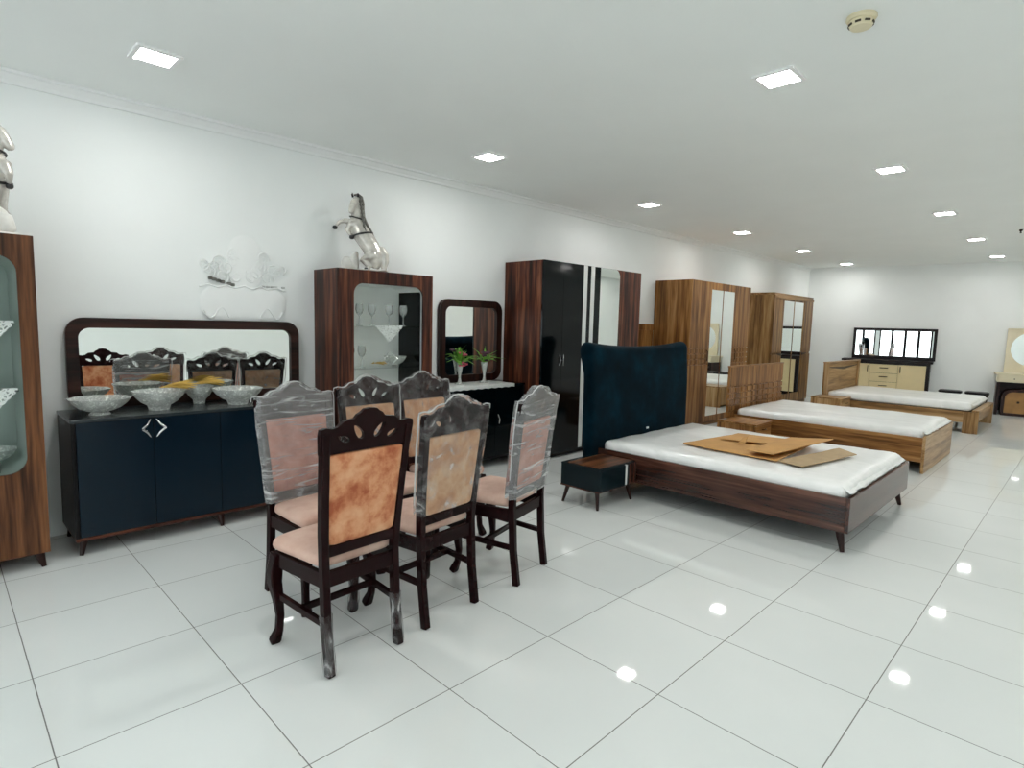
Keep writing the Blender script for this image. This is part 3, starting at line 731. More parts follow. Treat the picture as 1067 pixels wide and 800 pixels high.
def wardrobe_oak():
    t = thing('oak_wardrobe', 'golden oak wardrobe with two mirror doors and a grooved band, behind the teal bed', 'wardrobe', (-2.455, 7.58, 0))
    D, W, z0, zt = 0.605, 2.0, 0.06, 2.195
    m = MB(); m.box(0, D - 0.022, 0, 0.022, 0, zt); m.box(0, D - 0.022, W - 0.022, W, 0, zt); m.box(0, D - 0.022, 0.022, W - 0.022, zt - 0.022, zt); m.box(0, 0.01, 0.022, W - 0.022, z0, zt - 0.022)
    m.make('carcass', OAK['z'], t, bevel=0.002)
    boxpart('plinth', OAK['y'], t, 0.02, D - 0.03, 0.022, W - 0.022, 0, z0)
    ed = [0.0, 0.61, 1.01, 1.42, W]
    for k in range(4):
        a, b = ed[k] + 0.0015, ed[k + 1] - 0.0015
        m = MB()
        if k in (0, 3):                            # panel with a band of three horizontal grooves crossed by upright ones
            zs = [z0 + 0.002, 0.96, 1.04, 1.12, 1.20, zt]
            for z in range(5):
                if z in (0, 4): m.box(D - 0.0215, D, a, b, zs[z] + (0.009 if z else 0), zs[z + 1] - (0 if z == 4 else 0.009))
                else:
                    n = 6
                    for q in range(n): m.box(D - 0.0215, D + 0.001, a + (b - a) * q / n + 0.006, a + (b - a) * (q + 1) / n - 0.006, zs[z] + 0.009, zs[z + 1] - 0.009)
            m.box(D - 0.0215, D - 0.017, a, b, 0.95, 1.21)
            d = m.make('door', OAK['z'], t, bevel=0.001)
            y = b - 0.07 if k == 0 else a + 0.07
            h = MB(); h.tube([(D + 0.001, y, 0.99), (D + 0.022, y, 1.01), (D + 0.022, y, 1.15), (D + 0.001, y, 1.17)], 0.007, 8); h.make('handle', M['darkmetal'], d, smooth=50)
        else:
            m.ring([(a, z0), (b, z0), (b, zt), (a, zt)], [(a + 0.008, 0.15), (b - 0.008, 0.15), (b - 0.008, 2.085), (a + 0.008, 2.085)], 0.0215, YZ(D - 0.0215))
            d = m.make('door', OAK['z'], t, bevel=0.001)
            boxpart('mirror_panel', M['mirror'], d, D - 0.012, D - 0.003, a + 0.008, b - 0.008, 0.15, 2.085, bevel=0)
wardrobe_oak()

def wardrobe_brown():
    t = thing('brown_wardrobe', 'brown oak wardrobe with a cornice and tall mirror, in the far left corner', 'wardrobe', (-2.455, 10.98, 0))
    D, W, z0, zt = 0.465, 2.08, 0.07, 2.205
    m = MB(); m.box(0, D - 0.03, 0, 0.025, 0, zt - 0.04); m.box(0, D - 0.03, W - 0.025, W, 0, zt - 0.04); m.box(0, 0.01, 0.025, W - 0.025, z0, zt - 0.04)
    m.make('carcass', SONOMA['z'], t, bevel=0.002)
    m = MB(); m.box(0, D - 0.005, -0.005, W + 0.005, zt - 0.04, zt); m.box(D - 0.03, D + 0.012, 0.0, W, zt - 0.10, zt - 0.035); m.make('cornice', SONOMA['y'], t, bevel=0.004)
    boxpart('plinth', SONOMA['y'], t, 0.02, D - 0.035, 0.025, W - 0.025, 0, z0)
    for a, b, s in ((0.0, 0.49, 1), (1.60, W, -1)):
        m = MB()
        m.box(D - 0.03, D, a, b, z0, 1.03); m.box(D - 0.03, D, a, b, 1.075, zt - 0.10)
        m.box(D - 0.03, D - 0.014, a, b, 1.02, 1.08)
        d = m.make('door', SONOMA['z'], t, bevel=0.002)
        ya = (b, a) if s == 1 else (a, b)
        v = [(ya[0], 1.055), (ya[0] - s * 0.28, 1.055), (ya[0] - s * 0.12, 1.02), (ya[0], 1.005)]
        MB().plate(v, 0.012, YZ(D - 0.006)).make('pull_lip', M['darkmetal'], d)
    for a, b in ((0.492, 1.045), (1.048, 1.598)):
        d = MB().ring([(a, z0), (b, z0), (b, zt - 0.10), (a, zt - 0.10)], [(a + 0.02, 0.24), (b - 0.004, 0.24), (b - 0.004, 2.07), (a + 0.02, 2.07)], 0.02, YZ(D - 0.03)).make('door', SONOMA['z'], t)
        boxpart('mirror_panel', M['mirror'], d, D - 0.025, D - 0.014, a + 0.02, b - 0.004, 0.24, 2.07, bevel=0)
wardrobe_brown()
def lean_board():
    m = MB(); m.box(0, 0.03, 0, 1.1, 0, 1.45); m.box(-0.005, 0.04, -0.01, 1.11, 1.45, 1.54)
    for y in (0.02, 0.52, 1.02): m.box(0.03, 0.038, y, y + 0.06, 0.05, 1.45)
    o = m.make('spare_headboard', OAK['z'], bevel=0.003, loc=(-2.45, 6.42, 0)); tag(o, 'brown wooden headboard standing against the wall between the black and oak wardrobes', 'headboard')
lean_board()

# ------------------------------------------------------------------ beds
def mattress(label, x0, x1, y0, y1, z0, z1, seed, flap=True):
    off = Vector((seed * 3.1, seed * 1.7, 0))
    def wr(p):
        top = (p.z - z0) / (z1 - z0)
        q = p + off
        d = noise.noise(Vector((q.x * 2.4, q.y * 5, q.z * 3))) * 0.008 + abs(noise.noise(Vector((q.x * 7, q.y * 2.5, q.z * 9)))) * 0.007
        ex = min(p.x - x0, x1 - p.x, p.y - y0, y1 - p.y)
        bulge = 0.012 * (1 - max(0, 1 - ex / 0.25) ** 2)
        return p + Vector((0, 0, (d + bulge - 0.012) * top)) + Vector((noise.noise(q * 6) * 0.004, noise.noise(q * 6 + Vector((9, 9, 9))) * 0.004, 0))
    o = MB().soft(x0, x1, y0, y1, z0, z1, (0.06, 0.06, min(0.045, (z1 - z0) * 0.45)), (44, 36, 6), wr).make('mattress', M['mattress'], smooth=70, weld=True)
    tag(o, label, 'mattress', 'plastic wrapped mattresses')
    if flap:                                       # loose plastic gathered at the foot edge
        m = MB(); n = 30; vs = []; fs = []
        for j in range(n + 1):
            y = y0 + 0.03 + (y1 - y0 - 0.06) * j / n
            w = 0.03 + 0.03 * noise.noise(Vector((j * 0.4, seed, 0)))
            for i in range(4): vs.append((x1 - 0.03 + i * 0.012 + w * i / 4, y, z1 - 0.022 - 0.012 * i - abs(noise.noise(Vector((i, j * 0.7, seed)))) * 0.02))
        for j in range(n):
            for i in range(3): a = j * 4 + i; fs.append((a, a + 1, a + 5, a + 4))
        f = m.add(vs, fs).make('plastic_flap', M['mattress'], o, smooth=60); md = f.modifiers.new('thick', 'SOLIDIFY'); md.thickness = 0.002
    return o

def bed_teal():
    t = thing('teal_bed', 'walnut bed with a petrol blue velvet scroll headboard, nearest of the three beds', 'bed', (0, 0, 0))
    x0, x1, y0, y1, za, zb = -0.80, 1.27, 4.05, 5.76, 0.145, 0.385
    boxpart('side_rail', BEDWALNUT['x'], t, x0, x1 - 0.025, y0, y0 + 0.025, za, zb, bevel=0.003)
    boxpart('side_rail', BEDWALNUT['x'], t, x0, x1 - 0.025, y1 - 0.025, y1, za, zb, bevel=0.003)
    boxpart('foot_rail', BEDWALNUT['y'], t, x1 - 0.0245, x1, y0, y1, za, zb, bevel=0.003)
    boxpart('slat_base', M['black'], t, x0, x1 - 0.03, y0 + 0.03, y1 - 0.03, 0.2, 0.318, bevel=0)
    for x, lx in ((x0 + 0.15, -0.03), (x1 - 0.07, 0.035)):
        for y, ly in ((y0 + 0.07, -0.025), (y1 - 0.07, 0.025)):
            foot_mesh(za + 0.003, 0.03, 0.015, (lx, ly)).make('leg', M['footwood'], t, smooth=40, loc=(x, y, 0))
    # headboard: a padded slab whose top rolls back into a scroll, with a dip along its top line
    ya, yb = 3.93, 5.72
    prof = [(0.0, 0.12), (0.0, 0.55), (-0.005, 0.95), (-0.02, 1.10), (-0.035, 1.20), (-0.03, 1.265), (-0.06, 1.305), (-0.115, 1.318), (-0.165, 1.30), (-0.195, 1.255), (-0.19, 1.205), (-0.155, 1.17), (-0.125, 1.12), (-0.115, 0.95), (-0.115, 0.12)]
    m = MB(); rings = []
    n = 34
    for k in range(n + 1):
        s = k / n; y = ya + (yb - ya) * s
        e = min(s, 1 - s)
        rise = 0.055 * (abs(2 * s - 1) ** 2.2) - 0.015
        rnd_ = (1 - max(0, 1 - e / 0.025) ** 2) ** 0.5 if e < 0.025 else 1
        cx, cz = -0.06, 0.72
        ring = []
        for x, z in prof:
            wob = 0.004 * noise.noise(Vector((x * 9, y * 5, z * 4)))
            zz = z + (rise * max(0, (z - 0.6) / 0.7) if z > 0.6 else 0)
            fx = cx + (x - cx) * (0.55 + 0.45 * rnd_)
            ring.append((-0.815 + fx + wob, y, zz - (1 - rnd_) * 0.03 * (z > 1)))
        rings.append(ring)
    o = m.loft(rings).make('headboard', M['tealvelvet'], t, smooth=60)
    md = o.modifiers.new('sub', 'SUBSURF'); md.levels = 1; md.render_levels = 1
    o = MB().soft(-0.813, -0.803, 4.86, 4.90, 0.47, 0.49, 0.004, 4).make('care_tag', M['whitelac'], t, weld=True)
bed_teal()
mattress('white plastic wrapped mattress on the teal headboard bed, cardboard on top', -0.785, 1.225, 4.085, 5.725, 0.3195, 0.462, 1)

def bed_oak():
    t = thing('oak_bed', 'golden oak bed with a grooved headboard, middle of the three beds', 'bed', (0, 0, 0))
    x0, x1, y0, y1, zb = -0.97, 1.135, 7.24, 8.85, 0.385
    boxpart('side_rail', OAK['x'], t, x0, x1 - 0.03, y0, y0 + 0.028, 0.12, zb, bevel=0.003)
    boxpart('side_rail', OAK['x'], t, x0, x1 - 0.03, y1 - 0.028, y1, 0.12, zb, bevel=0.003)
    boxpart('footboard', LIGHTOAK['y'], t, x1 - 0.0295, x1, y0 - 0.004, y1 + 0.004, 0.0, zb + 0.02, bevel=0.003)
    boxpart('slat_base', M['black'], t, x0, x1 - 0.035, y0 + 0.03, y1 - 0.03, 0.2, 0.325, bevel=0)
    m = MB(); ya, yb, X = 7.12, 8.93, -1.0
    m.box(X - 0.03, X - 0.018, ya, yb, 0.0, 1.0)
    m.box(X - 0.018, X, ya, yb, 0.75, 1.0); m.box(X - 0.018, X, ya, yb, 0.0, 0.41)
    zs = [0.42, 0.50, 0.58, 0.66, 0.74]; n = 10
    for z in range(4):
        for q in range(n): m.box(X - 0.018, X + 0.002, ya + (yb - ya) * q / n + 0.008, ya + (yb - ya) * (q + 1) / n - 0.008, zs[z] + 0.010, zs[z + 1] - 0.010)
    m.make('headboard', OAK['z'], t, bevel=0.0015)
    boxpart('headboard_cap', OAK['y'], t, X - 0.035, X + 0.006, ya - 0.004, yb + 0.004, 1.0, 1.018, bevel=0.003)
bed_oak()
mattress('white plastic wrapped mattress on the golden oak bed', -0.96, 1.10, 7.275, 8.815, 0.3265, 0.475, 2)

def bed_light():
    t = thing('light_oak_bed', 'pale oak bed with square corner legs, farthest of the three beds', 'bed', (0, 0, 0))
    x0, x1, y0, y1 = -0.98, 1.16, 10.96, 12.68
    boxpart('side_rail', LIGHTOAK['x'], t, x0, x1 - 0.03, y0 + 0.02, y0 + 0.045, 0.16, 0.33, bevel=0.003)
    boxpart('side_rail', LIGHTOAK['x'], t, x0, x1 - 0.03, y1 - 0.045, y1 - 0.02, 0.16, 0.33, bevel=0.003)
    boxpart('foot_rail', LIGHTOAK['y'], t, x1 - 0.06, x1 - 0.03, y0 + 0.05, y1 - 0.05, 0.16, 0.33, bevel=0.003)
    boxpart('top_rim', LIGHTOAK['y'], t, x1 - 0.09, x1, y0, y1, 0.331, 0.36, bevel=0.003)
    boxpart('slat_base', M['black'], t, x0, x1 - 0.1, y0 + 0.05, y1 - 0.05, 0.2, 0.33, bevel=0)
    for y in (y0, y1 - 0.05):
        boxpart('leg', LIGHTOAK['z'], t, x1 - 0.19, x1 - 0.001, y, y + 0.05, 0, 0.331, bevel=0.003)
    for y in (y0 + 0.05, y1 - 0.11): boxpart('leg', LIGHTOAK['z'], t, x0, x0 + 0.06, y, y + 0.06, 0, 0.2, bevel=0.003)
    X = -1.0
    for y in (10.97, 12.83): boxpart('headboard_post', LIGHTOAK['z'], t, X - 0.06, X + 0.02, y, y + 0.075, 0, 0.945, bevel=0.004)
    boxpart('headboard', LIGHTOAK['y'], t, X - 0.05, X - 0.012, 11.045, 12.83, 0.16, 0.945, bevel=0.003)
    boxpart('headboard_cap', LIGHTOAK['y'], t, X - 0.065, X + 0.025, 10.96, 12.915, 0.945, 0.965, bevel=0.003)
    m = MB()
    for a, b in ((11.06, 11.94), (12.82, 11.94)):
        m.add([(X - 0.012, a, 0.875), (X - 0.012, a, 0.862), (X - 0.012, b, 0.805), (X - 0.012, b, 0.855), (X - 0.008, a, 0.875), (X - 0.008, a, 0.862), (X - 0.008, b, 0.805), (X - 0.008, b, 0.855)], [(0, 1, 2, 3), (4, 5, 6, 7), (0, 1, 5, 4), (1, 2, 6, 5), (2, 3, 7, 6), (3, 0, 4, 7)])
    m.make('groove_shade', M['darkmetal'], t)  # dark raised strip stands in for the shade of a carved groove
bed_light()
mattress('white plastic wrapped mattress on the pale oak bed at the back', -0.97, 1.06, 10.99, 12.65, 0.3315, 0.475, 3)

def nightstand_teal():
    t = thing('petrol_nightstand', 'dark petrol nightstand with walnut top on splayed legs beside the teal bed', 'nightstand', (-0.585, 3.772, 0), 0.02)
    a, b, z0, z1 = 0.195, 0.262, 0.145, 0.345
    m = MB(); m.box(-a, a, -b, b, z0 + 0.012, z1 - 0.012); m.make('body', M['tealdark'], t, bevel=0.003)
    boxpart('base_board', BEDWALNUT['x'], t, -a - 0.002, a + 0.002, -b - 0.002, b + 0.002, z0, z0 + 0.0115, bevel=0.002)
    boxpart('top_edge', M['tealdark'], t, -a - 0.002, a + 0.002, -b - 0.002, b + 0.002, z1 - 0.012, z1 - 0.002, bevel=0.002)
    boxpart('top_panel', CABWOOD['y'], t, -a + 0.055, a - 0.012, -b + 0.02, b - 0.02, z1 - 0.002, z1 + 0.002, bevel=0.001)
    d = boxpart('drawer', M['tealdark'], t, a, a + 0.018, -b, b * 0.35, z0 + 0.014, z1 - 0.014, bevel=0.002)
    boxpart('stripe', M['whitelac'], t, a + 0.001, a + 0.019, b * 0.37, b * 0.37 + 0.022, z0 + 0.014, z1 - 0.014, bevel=0.001)
    boxpart('stripe', M['anthracite'], t, a + 0.001, a + 0.019, b * 0.37 + 0.024, b * 0.37 + 0.05, z0 + 0.014, z1 - 0.014, bevel=0.001)
    boxpart('drawer_end', BEDWALNUT['z'], t, a + 0.001, a + 0.018, b * 0.37 + 0.052, b, z0 + 0.014, z1 - 0.014, bevel=0.001)
    for x in (-a + 0.045, a - 0.045):
        for y in (-b + 0.045, b - 0.045): foot_mesh(z0, 0.02, 0.011, (math.copysign(0.03, x), math.copysign(0.028, y))).make('leg', M['footwood'], t, smooth=40, loc=(x, y, 0))
nightstand_teal()
def nightstand_box(name, label, x0, x1, y0, y1, zt, W):
    t = thing(name, label, 'nightstand', (x0, y0, 0))
    w, d = x1 - x0, y1 - y0
    m = MB(); m.box(0, w - 0.02, 0, 0.02, 0, zt - 0.022); m.box(0, w - 0.02, d - 0.02, d, 0, zt - 0.022); m.box(0, 0.01, 0.02, d - 0.02, 0.03, zt - 0.022); m.box(0, w - 0.03, 0.02, d - 0.02, 0.03, 0.05)
    m.make('carcass', W['z'], t, bevel=0.002)
    boxpart('top_board', W['y'], t, 0, w + 0.004, -0.006, d + 0.006, zt - 0.0215, zt, bevel=0.003)
    for k in range(2):
        z = 0.05 + k * (zt - 0.075) / 2
        dr = boxpart('drawer', W['y'], t, w - 0.0195, w, 0.001, d - 0.001, z + 0.002, z + (zt - 0.075) / 2, bevel=0.002)
        h = MB(); h.tube([(w, d / 2 - 0.05, z + 0.1), (w + 0.018, d / 2 - 0.04, z + 0.1), (w + 0.018, d / 2 + 0.04, z + 0.1), (w, d / 2 + 0.05, z + 0.1)], 0.005, 8); h.make('handle', M['darkmetal'], dr, smooth=50)
nightstand_box('oak_nightstand', 'golden oak nightstand between the teal bed and the grooved oak bed', -0.90, -0.42, 6.62, 7.08, 0.38, OAK)
nightstand_box('light_oak_nightstand', 'pale oak nightstand beside the farthest bed', -1.05, -0.56, 10.40, 10.86, 0.40, LIGHTOAK)

# flattened cardboard on the near mattress
def sheet(name, label, pts, z, th, mat, tilt=None, cut=5):
    """a slightly warped cardboard sheet from a four-cornered outline"""
    a, b, c, d = [Vector(p) for p in pts]
    n = 10; m = MB(); vs = []; fs = []
    for s in (0, 1):
        for i in range(n + 1):
            for j in range(n + 1):
                u, v = i / n, j / n
                p = a * (1 - u) * (1 - v) + b * u * (1 - v) + c * u * v + d * (1 - u) * v
                h = 0.006 * noise.noise(Vector((p.x * 4, p.y * 4, z * 30))) + (tilt(u, v) if tilt else 0)
                vs.append((p.x, p.y, z + h + s * th))
    q = (n + 1) ** 2
    for i in range(n):
        for j in range(n):
            k = i * (n + 1) + j
            fs.append((k, k + 1, k + n + 2, k + n + 1)); fs.append((q + k, q + k + n + 1, q + k + n + 2, q + k + 1))
    bd = [i * (n + 1) for i in range(n)] + [n * (n + 1) + j for j in range(n)] + [i * (n + 1) + n for i in range(n, 0, -1)] + list(range(n, 0, -1))
    for i in range(len(bd)):
        e, f = bd[i], bd[(i + 1) % len(bd)]; fs.append((e, f, q + f, q + e))
    return tag(m.add(vs, fs).make(name, mat, smooth=40), label, 'cardboard', 'flattened cardboard on the mattress')
zc = 0.478
sheet('cardboard_sheet', 'large flattened kraft cardboard box, lowest sheet on the near mattress', [(-0.17, 4.44), (0.66, 4.38), (0.60, 5.36), (-0.06, 5.22)], zc, 0.008, M['kraft'])
sheet('cardboard_flap', 'narrow kraft cardboard flap lying along the back of the large sheet', [(-0.02, 4.84), (0.52, 4.90), (0.64, 5.36), (-0.04, 5.26)], zc + 0.014, 0.006, M['kraft'], lambda u, v: 0.02 * (1 - v) * u)
sheet('folded_cardboard', 'folded kraft cardboard piece with a dark raised opening on the mattress', [(0.40, 4.42), (0.62, 4.40), (0.80, 5.25), (0.44, 5.28)], zc + 0.044, 0.006, M['kraft'], lambda u, v: 0.045 * u * v)
sheet('grey_cardboard_strip', 'loose greyish cardboard strip at the foot end of the cardboard pile', [(0.66, 4.40), (0.86, 4.36), (1.02, 5.12), (0.84, 5.28)], zc, 0.006, M['kraftgrey'], lambda u, v: 0.012 * v)
m = MB()
m.add([(0.0, 0, 0), (0.05, 0.02, 0.0), (0.045, 0.10, 0.055), (0.0, 0.09, 0.035), (0.0, 0, 0.004), (0.05, 0.02, 0.004), (0.045, 0.10, 0.06), (0.0, 0.09, 0.04)], [(0, 1, 2, 3), (4, 5, 6, 7), (0, 1, 5, 4), (1, 2, 6, 5), (2, 3, 7, 6), (3, 0, 4, 7)])
o = m.make('cardboard_scrap', M['kraft'], loc=(0.20, 4.72, zc + 0.026)); tag(o, 'small bent cardboard scrap standing up in the middle of the cardboard pile', 'cardboard', 'flattened cardboard on the mattress')

# ------------------------------------------------------------------ far wall: dresser, its mirror, stools, dressing table
BA = math.atan(BSL)
def onback(x, d):                                   # a point d metres in front of the back wall
    return (x + math.sin(BA) * d, backy(x) - math.cos(BA) * d, 0)
def dresser():
    W, D, zt = 1.60, 0.44, 0.94
    p = onback(-1.62, D + 0.012)
    t = thing('cream_dresser', 'wenge dresser with cream doors and drawers on the back wall', 'dresser', p, BA)
    m = MB(); m.box(0.03, 0.09, 0.0, D, 0, zt - 0.045); m.box(W - 0.10, W - 0.04, 0.0, D, 0, zt - 0.045); m.box(0.09, W - 0.10, D - 0.012, D, 0.05, zt - 0.045); m.box(0.09, W - 0.10, 0.03, D - 0.012, 0.03, 0.10)
    m.box(0.09, W - 0.10, 0.012, D - 0.012, zt - 0.085, zt - 0.045)
    m.make('carcass', M['wenge'], t, bevel=0.003)
    boxpart('top_board', M['wenge'], t, -0.02, W, -0.02, D, zt - 0.0445, zt, bevel=0.004)
    e = [0.092, 0.52, 1.02, W - 0.102]
    for k in (0, 2):
        d = boxpart('door', M['cream'], t, e[k] + 0.002, e[k + 1] - 0.002, 0.002, 0.022, 0.105, zt - 0.088, bevel=0.003)
        x = e[k + 1] - 0.04 if k == 0 else e[k] + 0.04
        h = MB(); h.tube([(x, 0.002, zt - 0.25), (x, -0.02, zt - 0.24), (x, -0.02, zt - 0.14), (x, 0.002, zt - 0.13)], 0.007, 8); h.make('handle', M['darkmetal'], d, smooth=50)
    for k in range(4):
        z = zt - 0.088 - (k + 1) * 0.186
        d = boxpart('drawer', M['cream'], t, e[1] + 0.002, e[2] - 0.002, 0.002, 0.022, z + 0.003, z + 0.183, bevel=0.003)
        x = (e[1] + e[2]) / 2
        h = MB(); h.tube([(x - 0.07, 0.002, z + 0.11), (x - 0.06, -0.02, z + 0.11), (x + 0.06, -0.02, z + 0.11), (x + 0.07, 0.002, z + 0.11)], 0.008, 8); h.make('handle', M['darkmetal'], d, smooth=50)
    p = onback(-1.50, 0.06)
    t = thing('dresser_mirror', 'wide black framed mirror on top of the cream dresser', 'mirror', (p[0], p[1], zt + 0.001), BA)
    w, h = 1.50, 0.665
    c2 = lambda u, v, q: (u, q, v)
    MB().ring(rrect(0, w, 0, h, 0.004, 2), rrect(0.055, w - 0.055, 0.075, h - 0.055, 0.003, 2), 0.04, c2).make('mirror_frame', M['wenge'], t, bevel=0.004)
    MB().box(0.05, w - 0.05, 0.014, 0.02, 0.07, h - 0.05).make('mirror_glass', M['mirror'], t)
    MB().box(0.01, w - 0.01, 0.03, 0.038, 0.01, h - 0.01).make('backing_board', M['black'], t)
dresser()
def dressing_table():
    W, D, zt = 1.0, 0.45, 0.80
    p = onback(0.95, D + 0.012)
    t = thing('dressing_table', 'cream topped dressing table with brown legs at the right edge of the picture', 'dressing table', p, BA)
    boxpart('top_board', M['palecream'], t, -0.02, W + 0.02, -0.02, D, zt - 0.03, zt, bevel=0.004)
    m = MB(); m.box(0.02, W - 0.02, 0.0, D - 0.02, zt - 0.17, zt - 0.0305); m.make('apron', M['palecream'], t, bevel=0.004)
    for k in range(2):
        d = boxpart('drawer', M['palecream'], t, 0.04 + k * 0.465, 0.04 + k * 0.465 + 0.455, -0.012, -0.0005, zt - 0.155, zt - 0.045, bevel=0.003)
        MB().soft(0.26 + k * 0.465, 0.28 + k * 0.465, -0.03, -0.012, zt - 0.11, zt - 0.09, 0.008, 4).make('knob', M['darkmetal'], d, smooth=60, weld=True)
    boxpart('back_board', DARKWAL['x'], t, 0.06, W - 0.06, D - 0.04, D - 0.022, 0.05, zt - 0.171, bevel=0)
    for x in (0.02, W - 0.07):
        boxpart('leg', DARKWAL['z'], t, x, x + 0.05, 0.01, D - 0.02, 0.0, zt - 0.1705, bevel=0.004)
    p = onback(1.07, 0.075)
    t = thing('round_mirror_panel', 'cream panel with a round mirror standing on the dressing table', 'mirror', (p[0], p[1], zt + 0.001), BA)
    w, h = 0.80, 0.84
    c2 = lambda u, v, q: (u, q, v)
    cx, cz, r = w / 2, 0.46, 0.33
    circ = [(cx + r * math.cos(2 * PI * k / 48), cz + r * math.sin(2 * PI * k / 48)) for k in range(48)]
    MB().plate(rrect(0, w, 0, h, 0.01, 3), 0.03, c2, [circ]).make('mirror_frame', M['palecream'], t, bevel=0.003)
    MB().ring(rrect(0, w, h - 0.04, h + 0.01, 0.004, 2), rrect(0.03, w - 0.03, h - 0.025, h - 0.01, 0.002, 2), -0.02, c2).make('crown_molding', M['palecream'], t)
    MB().plate([(cx + (r + 0.01) * math.cos(2 * PI * k / 48), cz + (r + 0.01) * math.sin(2 * PI * k / 48)) for k in range(48)], 0.008, lambda u, v, q: (u, 0.018 + q * 0.5, v)).make('mirror_glass', M['mirror'], t)
    p = onback(1.06, 0.47)
    t = thing('padded_stool', 'brown padded stool with a rounded front pushed under the dressing table', 'stool', (p[0], p[1], 0), BA)
    prof = rrect(0, 0.5, 0.0, 0.50, (0.02, 0.02, 0.16, 0.16), 8); inn = rrect(0.05, 0.45, 0.05, 0.45, (0.01, 0.01, 0.12, 0.12), 8)
    MB().ring(prof, inn, 0.36, lambda u, v, q: (u, q, v)).make('frame', DARKWAL['z'], t, smooth=40, bevel=0.003)
    MB().plate(inn, 0.3, lambda u, v, q: (u, q + 0.02, v)).make('pad', M['bronzepad'], t, smooth=40)
    MB().soft(0.23, 0.27, 0.008, 0.03, 0.24, 0.28, 0.009, 4).make('button', M['darkmetal'], t, smooth=60, weld=True)
dressing_table()
def stool(label, x, y):
    t = thing('black_stool', label, 'stool', (x, y, 0), 0.1, 'black stools against the back wall')
    MB().soft(-0.185, 0.185, -0.16, 0.16, 0.40, 0.455, (0.06, 0.06, 0.024), 8).make('seat', M['blackpad'], t, smooth=60, weld=True)
    MB().box(-0.16, 0.16, -0.135, 0.135, 0.375, 0.399).make('seat_frame', M['black'], t)
    for sx in (-1, 1):
        for sy in (-1, 1): MB().tube([(sx * 0.15, sy * 0.125, 0), (sx * 0.14, sy * 0.115, 0.375)], 0.016, 8).make('leg', M['black'], t, smooth=50)
    return t
s0 = stool('left black stool of the two against the back wall, behind the pale oak bed', 0.42, 13.55)
dup(s0, 'right black stool of the two against the back wall, nearer the dressing table', (0.82, 13.58, 0), 0.1)

# ------------------------------------------------------------------ dining chairs
def back_x(z):                                      # lean of the back posts
    pts = [(0.0, -0.205), (0.2, -0.178), (0.45, -0.165), (0.6, -0.172), (0.8, -0.192), (1.06, -0.225), (1.2, -0.243)]
    for (a, p), (b, q) in zip(pts, pts[1:]):
        if z <= b: return p + (q - p) * (z - a) / (b - a)
    return pts[-1][1]
def post_y(z): return 0.178 + 0.028 * max(0, min(1, (z - 0.45) / 0.6))
CREST = [(-0.225, 0.945), (0.225, 0.945), (0.232, 1.03), (0.228, 1.052), (0.205, 1.058), (0.175, 1.052), (0.15, 1.058), (0.125, 1.078), (0.095, 1.082), (0.075, 1.084), (0.062, 1.10), (0.045, 1.108), (0.03, 1.12), (0.0, 1.124)]
CREST = CREST + [(-u, v) for u, v in reversed(CREST[2:-1])]
def leafhole(cu, cv, l, w, ang):
    out = []
    for k in range(12):
        a = 2 * PI * k / 12; u = l * math.cos(a); v = w * math.sin(a) * (1 - 0.35 * math.cos(a))
        out.append((cu + u * math.cos(ang) - v * math.sin(ang), cv + u * math.sin(ang) + v * math.cos(ang)))
    return out
